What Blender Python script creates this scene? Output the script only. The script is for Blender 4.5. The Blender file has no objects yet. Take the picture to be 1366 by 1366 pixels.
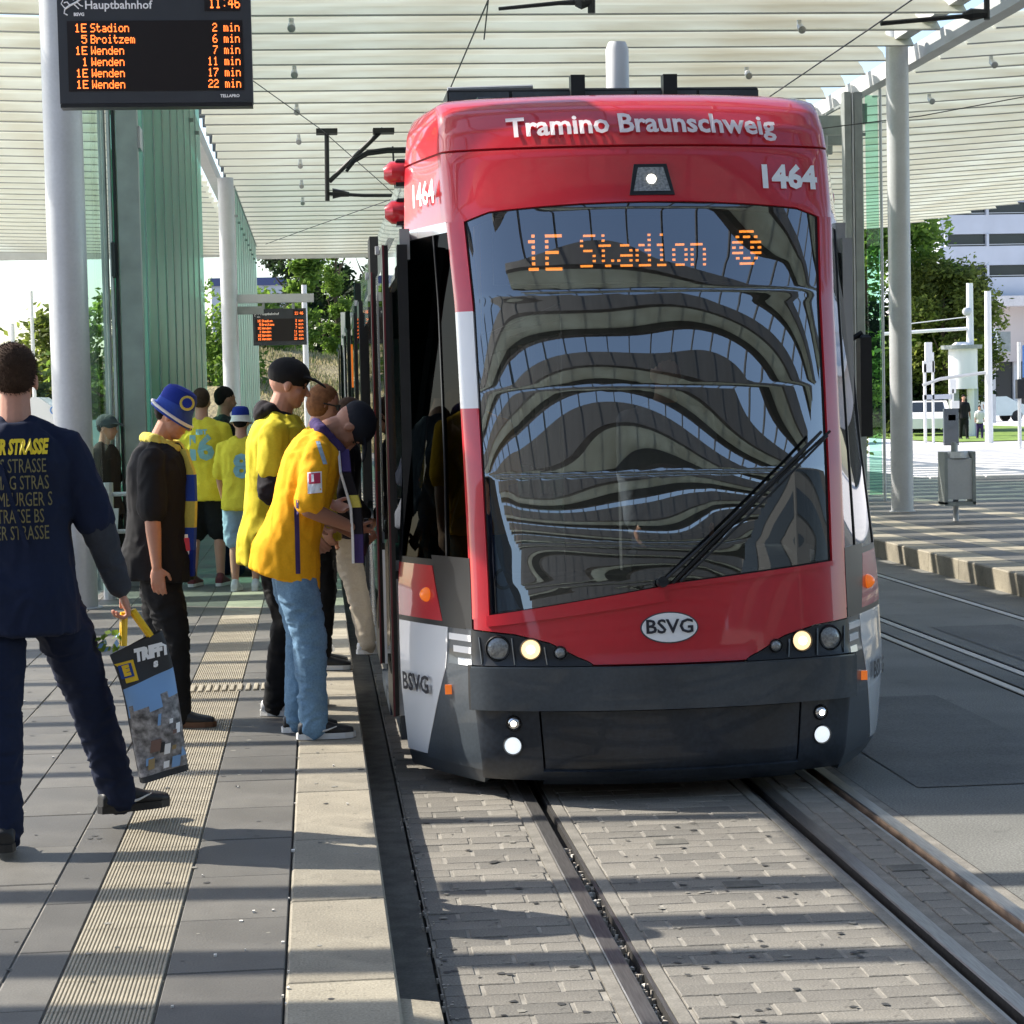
import bpy, bmesh, math, random
from mathutils import Vector, Matrix, noise
from mathutils.bvhtree import BVHTree
R = math.radians
S = bpy.context.scene
COL = S.collection
# ------------------------------------------------------------------ camera
cam_d = bpy.data.cameras.new('camera'); cam = bpy.data.objects.new('camera', cam_d); COL.objects.link(cam)
cam_d.sensor_width = 36; cam_d.lens = 2800/1366*36; cam_d.clip_end = 2000; cam_d.clip_start = .1
_a, _p, _r = R(5.27), R(3.05), .022
_F = Vector((math.sin(_a)*math.cos(_p), math.cos(_a)*math.cos(_p), -math.sin(_p)))
_r0 = Vector((math.cos(_a), -math.sin(_a), 0)); _u0 = _r0.cross(_F)
_R = _r0*math.cos(_r) - _u0*math.sin(_r); _U = _u0*math.cos(_r) + _r0*math.sin(_r)
cam.matrix_world = Matrix(((_R.x, _U.x, -_F.x, 0), (_R.y, _U.y, -_F.y, 0), (_R.z, _U.z, -_F.z, 1.85), (0, 0, 0, 1)))
S.camera = cam
# ------------------------------------------------------------------ world and sun
SUN = Vector((-1.06, .46, 1.0)).normalized()
sun_el = math.asin(SUN.z); sun_az = math.atan2(SUN.x, SUN.y)
W = bpy.data.worlds.new('World'); S.world = W; W.use_nodes = True
nt = W.node_tree; sky = nt.nodes.new('ShaderNodeTexSky'); sky.sky_type = 'NISHITA'; sky.sun_disc = False
sky.sun_elevation = sun_el; sky.sun_rotation = sun_az; sky.dust_density = 1.2; sky.air_density = 1.0; sky.altitude = 80
bg = nt.nodes['Background']; nt.links.new(sky.outputs[0], bg.inputs[0]); bg.inputs[1].default_value = .15
sd = bpy.data.lights.new('sun', 'SUN'); sd.energy = 4.7; sd.angle = R(.35); sd.color = (1, .93, .82)
so = bpy.data.objects.new('sun', sd); COL.objects.link(so); so.rotation_euler = SUN.to_track_quat('Z', 'Y').to_euler(); so.location = (-20, 10, 30)
S.view_settings.view_transform = 'Standard'; S.view_settings.look = 'None'; S.view_settings.gamma = 1
S.view_settings.exposure = .92
S.cycles.max_bounces = 8; S.cycles.transparent_max_bounces = 24; S.cycles.use_denoising = True
try: S.cycles.sample_clamp_indirect = 6
except Exception: pass

# ------------------------------------------------------------------ materials
def mat(name, col, rough=.6, metal=0, spec=.5, noi=None, noi2=None, bump=None, coat=0, emit=None, estr=0, stretch=None, trans=0, spots=None):
    m = bpy.data.materials.new(name); m.use_nodes = True; n = m.node_tree.nodes; L = m.node_tree.links
    b = n['Principled BSDF']; b.inputs['Base Color'].default_value = (*col, 1); b.inputs['Roughness'].default_value = rough
    b.inputs['Metallic'].default_value = metal; b.inputs['Specular IOR Level'].default_value = spec; b.inputs['Coat Weight'].default_value = coat
    b.inputs['Coat Roughness'].default_value = .03
    if emit: b.inputs['Emission Color'].default_value = (*emit, 1); b.inputs['Emission Strength'].default_value = estr
    tc = None
    def nz(scale, det=4, st=None):
        nonlocal tc
        if tc is None: tc = n.new('ShaderNodeTexCoord')
        t = n.new('ShaderNodeTexNoise'); t.inputs['Scale'].default_value = scale; t.inputs['Detail'].default_value = det
        src = tc.outputs['Object']
        if st:
            mp = n.new('ShaderNodeMapping'); mp.inputs['Scale'].default_value = st; L.new(src, mp.inputs[0]); src = mp.outputs[0]
        L.new(src, t.inputs['Vector']); return t.outputs['Fac']
    cur = None
    for k in (noi, noi2):
        if not k: continue
        f = nz(k[0], 5, stretch); mr = n.new('ShaderNodeMapRange'); L.new(f, mr.inputs[0])
        mr.inputs[1].default_value = .3; mr.inputs[2].default_value = .7; mr.inputs[3].default_value = 1-k[1]; mr.inputs[4].default_value = 1+k[1]
        hs = n.new('ShaderNodeHueSaturation'); hs.inputs['Color'].default_value = (*col, 1)
        if cur: L.new(cur, hs.inputs['Color'])
        L.new(mr.outputs[0], hs.inputs['Value']); cur = hs.outputs[0]
        if k is noi and len(k) > 2:   # roughness follows the wear too
            mr2 = n.new('ShaderNodeMapRange'); L.new(f, mr2.inputs[0]); mr2.inputs[3].default_value = rough-k[2]; mr2.inputs[4].default_value = rough+k[2]
            L.new(mr2.outputs[0], b.inputs['Roughness'])
    for sc_, lo_, val_ in (spots or ()):   # gum, oil and wear marks
        f = nz(sc_, 3); mr = n.new('ShaderNodeMapRange'); L.new(f, mr.inputs[0]); mr.inputs[1].default_value = lo_; mr.inputs[2].default_value = lo_+.05; mr.inputs[3].default_value = 1; mr.inputs[4].default_value = val_
        hs = n.new('ShaderNodeHueSaturation'); hs.inputs['Color'].default_value = (*col, 1)
        if cur: L.new(cur, hs.inputs['Color'])
        L.new(mr.outputs[0], hs.inputs['Value']); cur = hs.outputs[0]
    if cur: L.new(cur, b.inputs['Base Color'])
    if bump:
        f = nz(bump[0], 6, stretch); bp = n.new('ShaderNodeBump'); bp.inputs['Strength'].default_value = bump[1]; bp.inputs['Distance'].default_value = bump[2] if len(bump) > 2 else .01
        L.new(f, bp.inputs['Height']); L.new(bp.outputs[0], b.inputs['Normal'])
    return m
def glass_mat(name, tint, refl, rough=0.0, ior=1.5):
    m = bpy.data.materials.new(name); m.use_nodes = True; n = m.node_tree.nodes; L = m.node_tree.links
    n.remove(n['Principled BSDF']); o = n['Material Output']
    t = n.new('ShaderNodeBsdfTransparent'); t.inputs[0].default_value = (*tint, 1)
    g = n.new('ShaderNodeBsdfGlossy'); g.inputs['Roughness'].default_value = rough; g.inputs[0].default_value = (1, 1, 1, 1)
    fr = n.new('ShaderNodeFresnel'); fr.inputs[0].default_value = ior
    ad = n.new('ShaderNodeMath'); ad.operation = 'ADD'; ad.use_clamp = True; L.new(fr.outputs[0], ad.inputs[0]); ad.inputs[1].default_value = refl
    mx = n.new('ShaderNodeMixShader'); L.new(ad.outputs[0], mx.inputs[0]); L.new(t.outputs[0], mx.inputs[1]); L.new(g.outputs[0], mx.inputs[2]); L.new(mx.outputs[0], o.inputs[0])
    return m
def translucent_mat(name, col, amount, noi=None, stretch=(1, 1, 1)):
    m = bpy.data.materials.new(name); m.use_nodes = True; n = m.node_tree.nodes; L = m.node_tree.links
    b = n['Principled BSDF']; b.inputs['Base Color'].default_value = (*col, 1); b.inputs['Roughness'].default_value = .7; o = n['Material Output']
    t = n.new('ShaderNodeBsdfTranslucent'); t.inputs[0].default_value = (*col, 1)
    if noi:
        tc = n.new('ShaderNodeTexCoord'); mp = n.new('ShaderNodeMapping'); mp.inputs['Scale'].default_value = stretch
        tx = n.new('ShaderNodeTexNoise'); tx.inputs['Scale'].default_value = noi[0]; tx.inputs['Detail'].default_value = 6; L.new(tc.outputs['Object'], mp.inputs[0]); L.new(mp.outputs[0], tx.inputs[0])
        cr = n.new('ShaderNodeMix'); cr.data_type = 'RGBA'; mr = n.new('ShaderNodeMapRange'); mr.inputs[1].default_value = .35; mr.inputs[2].default_value = .7; L.new(tx.outputs['Fac'], mr.inputs[0])
        L.new(mr.outputs[0], cr.inputs[0]); cr.inputs[6].default_value = (*col, 1); cr.inputs[7].default_value = (*noi[1], 1)
        L.new(cr.outputs[2], b.inputs['Base Color']); L.new(cr.outputs[2], t.inputs[0])
    mx = n.new('ShaderNodeMixShader'); mx.inputs[0].default_value = amount; L.new(b.outputs[0], mx.inputs[1]); L.new(t.outputs[0], mx.inputs[2]); L.new(mx.outputs[0], o.inputs[0])
    return m
M = {}
M['asphalt'] = mat('asphalt', (.12, .12, .112), .85, noi=(1.2, .25), noi2=(160, .35), bump=(220, .5, .004))
M['asphalt_dark'] = mat('dark_asphalt', (.155, .155, .142), .85, noi=(.9, .25), noi2=(110, .45), spots=((3.1, .64, .78), (38, .66, .7), (60, .68, 1.35)), bump=(220, .5, .004))
M['ground'] = mat('far_ground', (.2, .19, .16), .9, noi=(.2, .25), noi2=(4, .2))
M['concrete'] = mat('light_concrete', (.62, .60, .60), .8, noi=(.5, .08), noi2=(8, .08))
M['mortar'] = mat('joint_sand', (.07, .065, .055), .95, noi=(60, .4))
PAV = [mat('paver_%d' % i, c, .75, noi=(2.3, .2), noi2=(150, .3), bump=(120, .6, .004), spots=((16, .66, .72),)) for i, c in enumerate([(.200, .187, .162), (.175, .164, .143), (.222, .207, .178), (.152, .144, .127)])]
SLAB = [mat('dark_slab_%d' % i, c, .62, noi=(2.2, .22, .12), noi2=(150, .2), bump=(150, .35, .003), spots=((13, .69, .7), (21, .71, 1.5), (1.7, .60, .86))) for i, c in enumerate([(.112, .107, .095), (.097, .093, .084), (.127, .121, .107)])]
CRM = [mat('cream_stone_%d' % i, c, .72, noi=(3, .2), noi2=(120, .22), bump=(120, .5, .004), spots=((17, .64, .72), (40, .66, .75), (2.2, .58, .82))) for i, c in enumerate([(.285, .255, .195), (.255, .23, .178), (.31, .28, .215)])]
M['tactile'] = mat('ribbed_cream', (.32, .285, .215), .7, noi=(3, .2), noi2=(120, .2), spots=((15, .66, .72), (2, .58, .82)))
M['edge_side'] = mat('kerb_side', (.12, .115, .10), .9, noi=(9, .3), noi2=(90, .2))
M['rail'] = mat('rail_steel', (.30, .29, .28), .38, metal=.85, noi=(20, .25), stretch=(8, .4, 1))
M['rail_rust'] = mat('rusty_rail', (.21, .145, .10), .75, noi=(14, .45), stretch=(4, .6, 1))
M['groove'] = mat('rail_groove', (.02, .018, .016), .9, noi=(40, .5))
M['strip'] = mat('rail_edging', (.20, .187, .162), .8, noi=(10, .25), noi2=(120, .2))
M['litter'] = mat('litter_paper', (.75, .72, .66), .8)
M['stone'] = mat('debris_stone', (.42, .38, .33), .9)
M['steel'] = mat('painted_steel', (.50, .515, .53), .42, metal=.25, noi=(3, .06), noi2=(40, .04), bump=(60, .05, .002))
M['steel_dark'] = mat('dark_frame', (.27, .295, .29), .45, metal=.15, noi=(5, .15))
M['black_metal'] = mat('black_steel', (.018, .02, .022), .45, metal=.3)
M['wire'] = mat('wire', (.06, .06, .06), .5, metal=.6)
M['white'] = mat('white_paint', (.78, .78, .78), .35, coat=.3)
M['red'] = mat('tram_red_paint', (.57, .014, .026), .30, coat=1, noi=(2, .06), noi2=(25, .03), bump=(3.2, .06, .02))
M['silver'] = mat('tram_silver_paint', (.50, .52, .53), .22, metal=.55, coat=.8, noi=(3, .04), bump=(2.5, .05, .02))
M['tramwhite'] = mat('tram_white_paint', (.80, .80, .80), .25, coat=1, bump=(3, .04, .02))
M['slate'] = mat('tram_slate_paint', (.050, .062, .075), .38, coat=.35, noi=(2.5, .22, .08), noi2=(60, .12))
M['navy'] = mat('tram_dark_skirt', (.018, .024, .034), .42, coat=.3, noi=(3, .45, .1), noi2=(50, .25))
M['black'] = mat('black_plastic', (.012, .013, .015), .35, noi=(8, .2))
M['rubber'] = mat('rubber', (.015, .015, .015), .7)
M['chrome'] = mat('lamp_reflector', (.75, .75, .76), .18, metal=1)
M['lens'] = mat('lamp_lens', (.30, .31, .31), .12, coat=1, metal=.4, noi=(90, .4), bump=(90, .6, .004))
M['lamp_on'] = mat('lit_headlamp', (1, .8, .5), .3, emit=(1, .70, .36), estr=.75)
M['lamp_core'] = mat('lit_lamp_core', (1, 1, 1), .3, emit=(1, .92, .75), estr=3)
M['lamp_white'] = mat('lit_marker', (.9, .95, 1), .3, emit=(.85, .93, 1), estr=.45)
M['amber'] = mat('amber_lens', (.85, .17, .02), .25, coat=.8, emit=(1, .22, .02), estr=.25)
M['led'] = mat('led_orange', (.9, .35, .05), .5, emit=(1, .26, .03), estr=2.2)
M['led_red'] = mat('led_red_orange', (.9, .25, .04), .5, emit=(1, .165, .03), estr=1.7)
M['screen'] = mat('led_screen', (.012, .008, .008), .3)
M['sign_case'] = mat('sign_case', (.035, .04, .048), .45, noi=(6, .1))
M['print_white'] = mat('white_print', (.95, .95, .95), .5)
M['print_black'] = mat('black_print', (.02, .02, .03), .5)
M['pale_print'] = mat('pale_red_white_print', (.86, .76, .76), .45)
M['far_wall'] = mat('far_grey_wall', (.085, .09, .09), .8)
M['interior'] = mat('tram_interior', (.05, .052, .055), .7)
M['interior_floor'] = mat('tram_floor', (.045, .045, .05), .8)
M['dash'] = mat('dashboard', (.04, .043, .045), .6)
M['inner_white'] = mat('pale_blue_panel', (.33, .42, .62), .5, noi=(6, .1))
M['handrail'] = mat('yellow_handrail', (.85, .42, .02), .35)
M['windscreen'] = glass_mat('windscreen_glass', (.36, .42, .43), .20, 0, 1.5)
M['side_glass'] = glass_mat('dark_side_glass', (.05, .07, .07), .015, 0.01, 1.04)
M['side_glass_far'] = glass_mat('mirroring_side_glass', (.12, .16, .16), .25, 0.02, 1.3)
M['roof_panel'] = translucent_mat('frosted_roof_panel', (.58, .64, .60), .5, (1.3, (.46, .49, .44)), (.55, 2.5, 2.5))
M['green_glass'] = glass_mat('green_glass', (.16, .46, .37), .03, 0.3, 1.02)
def milky(m, col, amt):
    n = m.node_tree.nodes; L = m.node_tree.links; o = n['Material Output']; src = o.inputs[0].links[0].from_socket
    d = n.new('ShaderNodeBsdfDiffuse'); d.inputs[0].default_value = (*col, 1); t = n.new('ShaderNodeBsdfTranslucent'); t.inputs[0].default_value = (*col, 1)
    a = n.new('ShaderNodeMixShader'); L.new(d.outputs[0], a.inputs[1]); L.new(t.outputs[0], a.inputs[2])
    x = n.new('ShaderNodeMixShader'); x.inputs[0].default_value = amt; L.new(src, x.inputs[1]); L.new(a.outputs[0], x.inputs[2]); L.new(x.outputs[0], o.inputs[0])
milky(M['green_glass'], (.05, .25, .20), .34)
M['fin_glass'] = glass_mat('green_fin_glass', (.42, .74, .62), .16, 0.0, 1.02)
M['joint_light'] = mat('pale_joint_sand', (.25, .235, .205), .9, noi=(9, .35))
M['rail_thin'] = mat('slat_rail', (.34, .33, .29), .5)
M['maroon'] = mat('maroon_edge', (.13, .012, .02), .4, coat=.5)
M['lead'] = mat('dull_lamp', (.35, .35, .34), .4)
M['clear_green'] = glass_mat('pale_green_glass', (.68, .92, .83), .04, 0.0, 1.05)
M['slat'] = translucent_mat('frosted_slat', (.86, .88, .80), .70, (1.1, (.70, .67, .54)), (.55, 2.5, 2.5))
M['beam'] = mat('canopy_beam', (.10, .105, .105), .5, metal=.3, noi=(5, .1))
M['beam_light'] = mat('canopy_main_beam', (.52, .53, .52), .5, noi=(3, .07))

# ------------------------------------------------------------------ mesh helpers
class MB:
    def __init__(s): s.v = []; s.f = []; s.m = []; s.mats = []
    def mi(s, m):
        if m not in s.mats: s.mats.append(m)
        return s.mats.index(m)
    def add(s, vs, fs, m):
        b = len(s.v); k = s.mi(m); s.v += [tuple(q) for q in vs]
        for f in fs: s.f.append(tuple(b+i for i in f)); s.m.append(k)
        return s
    def box(s, a, b, m, c=0):
        x0, y0, z0 = (min(a[i], b[i]) for i in range(3)); x1, y1, z1 = (max(a[i], b[i]) for i in range(3))
        if not c:
            s.add([(x0, y0, z0), (x1, y0, z0), (x1, y1, z0), (x0, y1, z0), (x0, y0, z1), (x1, y0, z1), (x1, y1, z1), (x0, y1, z1)],
                  [(0, 3, 2, 1), (4, 5, 6, 7), (0, 1, 5, 4), (1, 2, 6, 5), (2, 3, 7, 6), (3, 0, 4, 7)], m)
        else:   # chamfered top edge
            s.add([(x0, y0, z0), (x1, y0, z0), (x1, y1, z0), (x0, y1, z0), (x0, y0, z1-c), (x1, y0, z1-c), (x1, y1, z1-c), (x0, y1, z1-c),
                   (x0+c, y0+c, z1), (x1-c, y0+c, z1), (x1-c, y1-c, z1), (x0+c, y1-c, z1)],
                  [(0, 3, 2, 1), (0, 1, 5, 4), (1, 2, 6, 5), (2, 3, 7, 6), (3, 0, 4, 7), (4, 5, 9, 8), (5, 6, 10, 9), (6, 7, 11, 10), (7, 4, 8, 11), (8, 9, 10, 11)], m)
        return s
    def bar(s, p, q, w, h, m, up=(0, 0, 1)):
        p = Vector(p); q = Vector(q); d = (q-p).normalized(); u = Vector(up)
        if abs(d.dot(u)) > .98: u = Vector((0, 1, 0))
        r = d.cross(u).normalized(); u = r.cross(d); vs = []
        for c in (p, q):
            for a, b in ((-1, -1), (1, -1), (1, 1), (-1, 1)): vs.append(c+r*a*w/2+u*b*h/2)
        return s.add(vs, [(0, 1, 2, 3), (7, 6, 5, 4), (0, 4, 5, 1), (1, 5, 6, 2), (2, 6, 7, 3), (3, 7, 4, 0)], m)
    def tube(s, pts, r, m, n=8, cap=True):
        pts = [Vector(p) for p in pts]; rs = r if isinstance(r, (list, tuple)) else [r]*len(pts); vs = []; fs = []; u = None
        for i, p in enumerate(pts):
            d = (pts[min(i+1, len(pts)-1)]-pts[max(i-1, 0)]).normalized()
            if u is None: u = d.orthogonal().normalized()
            u = (u-d*u.dot(d)).normalized(); w = d.cross(u)
            for k in range(n): t = 2*math.pi*k/n; vs.append(p+(u*math.cos(t)+w*math.sin(t))*rs[i])
        for i in range(len(pts)-1):
            for k in range(n): a = i*n+k; b = i*n+(k+1) % n; fs.append((a, b, b+n, a+n))
        if cap: fs.append(tuple(reversed(range(n)))); fs.append(tuple(range((len(pts)-1)*n, len(pts)*n)))
        return s.add(vs, fs, m)
    def disc(s, c, nrm, r, m, n=20, depth=.01, dome=0):
        c = Vector(c); d = Vector(nrm).normalized(); u = d.orthogonal().normalized(); w = d.cross(u); vs = []; fs = []
        rings = [(r, -depth), (r, 0), (r*.75, dome*.5), (r*.4, dome*.9)]
        for rr, h in rings:
            for k in range(n): t = 2*math.pi*k/n; vs.append(c+d*h+(u*math.cos(t)+w*math.sin(t))*rr)
        for i in range(3):
            for k in range(n): a = i*n+k; b = i*n+(k+1) % n; fs.append((a, b, b+n, a+n))
        vs.append(c+d*dome); e = len(vs)-1
        for k in range(n): fs.append((3*n+k, 3*n+(k+1) % n, e))
        return s.add(vs, fs, m)
    def ring(s, c, nrm, r0, r1, m, n=20, h=.01):
        c = Vector(c); d = Vector(nrm).normalized(); u = d.orthogonal().normalized(); w = d.cross(u); vs = []; fs = []
        for rr, hh in ((r1, -h), (r1, 0), (r1*.5+r0*.5, h*.6), (r0, 0), (r0, -h)):
            for k in range(n): t = 2*math.pi*k/n; vs.append(c+d*hh+(u*math.cos(t)+w*math.sin(t))*rr)
        for i in range(4):
            for k in range(n): a = i*n+k; b = i*n+(k+1) % n; fs.append((a, b, b+n, a+n))
        return s.add(vs, fs, m)
    def prism(s, poly, d, m):   # poly 3D points, extruded by vector d
        n = len(poly); d = Vector(d); vs = [Vector(p) for p in poly]; vs += [v+d for v in vs]
        return s.add(vs, [tuple(range(n)), tuple(reversed(range(n, 2*n)))]+[(i, i+n, (i+1) % n+n, (i+1) % n) for i in range(n)], m)
    def build(s, name, parent=None, smooth=False, fix=True, **kw):
        me = bpy.data.meshes.new(name); off = wl(parent) if parent else Vector((0, 0, 0))
        me.from_pydata([Vector(v)-off for v in s.v], [], s.f)
        for m in s.mats: me.materials.append(m)
        me.polygons.foreach_set('material_index', s.m)
        if fix:
            bm = bmesh.new(); bm.from_mesh(me); bmesh.ops.recalc_face_normals(bm, faces=bm.faces); bm.to_mesh(me); bm.free()
        if smooth:
            me.polygons.foreach_set('use_smooth', [True]*len(me.polygons))
            try: me.set_sharp_from_angle(angle=R(smooth if smooth is not True and smooth > 1 else 40))
            except Exception: pass
        o = bpy.data.objects.new(name, me); COL.objects.link(o)
        if parent: o.parent = parent
        for k, v in kw.items(): o[k] = v
        return o
def wl(o):
    v = Vector((0, 0, 0))
    while o: v = v+o.location; o = o.parent
    return v
def top(name, loc, label, cat, group=None):
    o = bpy.data.objects.new(name, None); o.empty_display_size = .2; COL.objects.link(o); o.location = loc
    o['label'] = label; o['category'] = cat
    if group: o['group'] = group
    return o
def tag(o, label=None, cat=None, group=None, kind=None):
    for k, v in (('label', label), ('category', cat), ('group', group), ('kind', kind)):
        if v: o[k] = v
    return o
def copy_tree(o, loc=None, label=None, parent=None):
    c = o.copy(); COL.objects.link(c); c.parent = parent
    if loc is not None: c.location = loc
    if label: c['label'] = label
    for ch in list(o.children): copy_tree(ch, parent=c)
    return c
def lerp(tab, x):
    if x <= tab[0][0]: return tab[0][1]
    for (a, b), (c, d) in zip(tab, tab[1:]):
        if x <= c: return b+(d-b)*(x-a)/(c-a)
    return tab[-1][1]
_tx = {}
def text2d(s, size, bold=0, shear=0, res=2):
    k = (s, size, bold, shear)
    if k in _tx: return _tx[k]
    c = bpy.data.curves.new('t', 'FONT'); c.body = s; c.size = size; c.offset = bold; c.resolution_u = res; c.shear = shear; c.align_x = 'CENTER'; c.align_y = 'CENTER'
    o = bpy.data.objects.new('t', c); COL.objects.link(o); dg = bpy.context.evaluated_depsgraph_get(); dg.update()
    me = bpy.data.meshes.new_from_object(o.evaluated_get(dg)); bm = bmesh.new(); bm.from_mesh(me); bmesh.ops.triangulate(bm, faces=bm.faces)
    vs = [(v.co.x, v.co.y) for v in bm.verts]; fs = [tuple(v.index for v in f.verts) for f in bm.faces]; bm.free()
    bpy.data.objects.remove(o); bpy.data.meshes.remove(me); bpy.data.curves.remove(c); _tx[k] = (vs, fs); return vs, fs
GL = {'1': '00100 01100 00100 00100 00100 00100 01110', '2': '01110 10001 00001 00110 01000 10000 11111', '4': '00010 00110 01010 10010 11111 00010 00010', '5': '11111 10000 11110 00001 00001 10001 01110',
      '6': '00110 01000 10000 11110 10001 10001 01110', '7': '11111 00001 00010 00100 00100 01000 01000', '8': '01110 10001 10001 01110 10001 10001 01110', 'E': '11111 10000 10000 11110 10000 10000 11111', 'S': '01111 10000 10000 01110 00001 00001 11110', 'B': '11110 10001 10001 11110 10001 10001 11110',
      'W': '10001 10001 10001 10101 10101 11011 10001', 't': '01000 01000 11110 01000 01000 01001 00110', 'a': '00000 00000 01110 00001 01111 10001 01111', 'd': '00001 00001 01101 10011 10001 10001 01111', 'i': '00100 00000 01100 00100 00100 00100 01110',
      'o': '00000 00000 01110 10001 10001 10001 01110', 'n': '00000 00000 11110 10001 10001 10001 10001', 'r': '00000 00000 10110 11001 10000 10000 10000', 'z': '00000 00000 11111 00010 00100 01000 11111', 'e': '00000 00000 01110 10001 11111 10000 01110',
      'm': '00000 00000 11010 10101 10101 10101 10101', ':': '00000 00100 00000 00000 00000 00100 00000', ' ': '00000 '*7,
      '@': '00111100 01011010 11100111 10100101 11100111 01011010 00111100'}
def led_cells(s):
    out = []; x = 0
    for ch in s:
        g = GL[ch].split(); w = len(g[0])
        for r, row in enumerate(g):
            for c, b in enumerate(row):
                if b == '1': out.append((x+c, 6-r))
        x += w+1
    return out, x-1
# ================================================================== SETTING: ground, track, platforms
rnd = random.Random(7)
def sheet(name, x0, y0, x1, y1, z, m, parent=None, kind='structure'):
    o = MB().add([(x0, y0, z), (x1, y0, z), (x1, y1, z), (x0, y1, z)], [(0, 1, 2, 3)], m).build(name, parent)
    if kind and not parent: o['kind'] = kind
    return o
sheet('ground', -400, -150, 500, 900, -.12, M['ground'])
rd = MB()
RAILS = [(.94, 'a'), (2.06, 'b'), (2.42, 'c'), (4.24, 'c'), (4.53, 'a'), (5.62, 'b')]
for a, b in ((2.503, 4.19), (4.31, 4.48), (4.60, 5.57), (5.69, 6.3)): rd.add([(a, 2, 0), (b, 2, 0), (b, 95, 0), (a, 95, 0)], [(0, 1, 2, 3)], M['asphalt_dark'])
rd.add([(.15, 2, -.06), (6.3, 2, -.06), (6.3, 95, -.06), (.15, 95, -.06)], [(0, 1, 2, 3)], M['mortar'])
M['patch'] = mat('asphalt_patch', (.115, .115, .108), .85, noi=(2, .2), noi2=(110, .4), bump=(200, .5, .004)); M['tar'] = mat('tar_seam', (.03, .03, .03), .5)
for (a, b, c, d) in ((2.75, 9.5, 3.7, 12.4), (3.1, 15.5, 4.1, 18.0), (4.75, 10.5, 5.4, 16.0), (2.6, 7.0, 3.2, 7.6)):
    rd.add([(a, b, .004), (c, b, .004), (c, d, .004), (a, d, .004)], [(0, 1, 2, 3)], M['patch'])
road = rd.build('road'); road['kind'] = 'structure'
trackbed = sheet('track_bed', .15, -12, 6.3, 2, -.004, M['asphalt'])
# grooved rails
track = MB().box((.2, 2, -.075), (2.56, 95, -.0755), M['mortar']).build('track'); track['kind'] = 'structure'
def rail(x, side, label=None):
    b = MB()
    prof = [(-.034, -.05), (-.034, .001), (-.030, .005), (.024, .005), (.028, 0), (.030, -.035), (.064, -.035), (.066, -.004), (.080, -.004), (.080, -.05)]
    ys = [2, 6, 10, 16, 30, 95]; vs = []; fs = []; n = len(prof)
    for y in ys:
        for px, pz in prof: vs.append((x+px*side, y, pz))
    for i in range(len(ys)-1):
        for k in range(n-1): fs.append((i*n+k, i*n+k+1, (i+1)*n+k+1, (i+1)*n+k))
    heads = [f for j, f in enumerate(fs) if j % (n-1) not in (4, 5, 6)]; gro = [f for j, f in enumerate(fs) if j % (n-1) in (4, 5, 6)]
    b.add(vs, heads, M['rail']); b.add(vs, gro, M['groove'] if label is None else M['rail_rust'])
    o = b.build('rail', track)
    if label: o['label'] = label
for x, k in RAILS:
    rail(x, {'a': 1, 'b': -1, 'c': -1}[k], 'rail with rusty groove' if abs(x-2.42) < .01 else None)
st = MB()
for x, d in ((.94, -1), (.94, 1), (2.06, -1), (2.06, 1), (2.42, -1), (2.42, 1)):
    a = .036 if (d < 0) == (x < 1) else .083
    st.box((x+d*a, 2, -.06), (x+d*(a+.045), 95, -.001), M['strip'])
st.build('edging_strip', track)
# pavers as single blocks near the camera, joined further on
PW, PL = .25, .118
spans = [(.345, .857), (1.07, 1.93), (2.143, 2.29)]
pmesh = {}
def paver_mesh(w, m):
    k = (round(w, 3), m.name)
    if k not in pmesh:
        me = MB().box((-w/2, -PL/2+.002, -.05), (w/2, PL/2-.002, 0), m, .003).build('paver')
        pmesh[k] = me.data; bpy.data.objects.remove(me)
    return pmesh[k]
far = MB(); cnt = 0; rowi = 0; y = 5.2
while y < 26:
    for x0, x1 in spans:
        off = (rowi % 2)*PW*.5+rnd.uniform(-.012, .012); x = x0-off
        while x < x1-.01:
            a = max(x, x0); b = min(x+PW, x1)
            if b-a > .03:
                if a > x0+.01: far.box((a-.008, y-PL/2+.004, -.05), (a+.008, y+PL/2-.004, -.003), M['joint_light'])
                w = b-a-.012; m = PAV[rnd.choices((0, 1, 2, 3), (5, 4, 2, 2))[0]]; dz = rnd.uniform(-.0025, .0015)
                if y > 5.9 and cnt < 299 and y < 10.5:
                    o = bpy.data.objects.new('paver', paver_mesh(w, m)); COL.objects.link(o); o.parent = track
                    o.location = ((a+b)/2, y, dz); o.rotation_euler = (rnd.uniform(-.006, .006), rnd.uniform(-.006, .006), rnd.uniform(-.012, .012)); cnt += 1
                else: far.box((a+.007, y-PL/2+.002, -.05), (b-.007, y+PL/2-.002, dz), m, .003)
            x += PW
    rowi += 1; y += PL
far.build('paver', track, kind='stuff')
for a_, b_ in spans: MB().add([(a_, 5.1, -.0075), (b_, 5.1, -.0075), (b_, 26, -.0075), (a_, 26, -.0075)], [(0, 1, 2, 3)], M['joint_light']).build('joint_sand', track)
MB().box((.345, 26, -.05), (.855, 95, -.002), PAV[0]).box((1.072, 26, -.05), (1.928, 95, -.002), PAV[1]).build('paved_surface', track)
# small drain covers between the rails
for (x, y) in ((1.56, 7.75), (2.24, 7.9), (1.42, 7.95+.6)):
    MB().box((x-.07, y-.05, -.02), (x+.07, y+.05, .004), M['edge_side'], .003).build('drain_cover', track)
# gutter beside the platform edge
gut = MB().box((.19, 2, -.06), (.335, 95, -.012), M['edge_side']).build('gutter'); gut['kind'] = 'structure'

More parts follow.
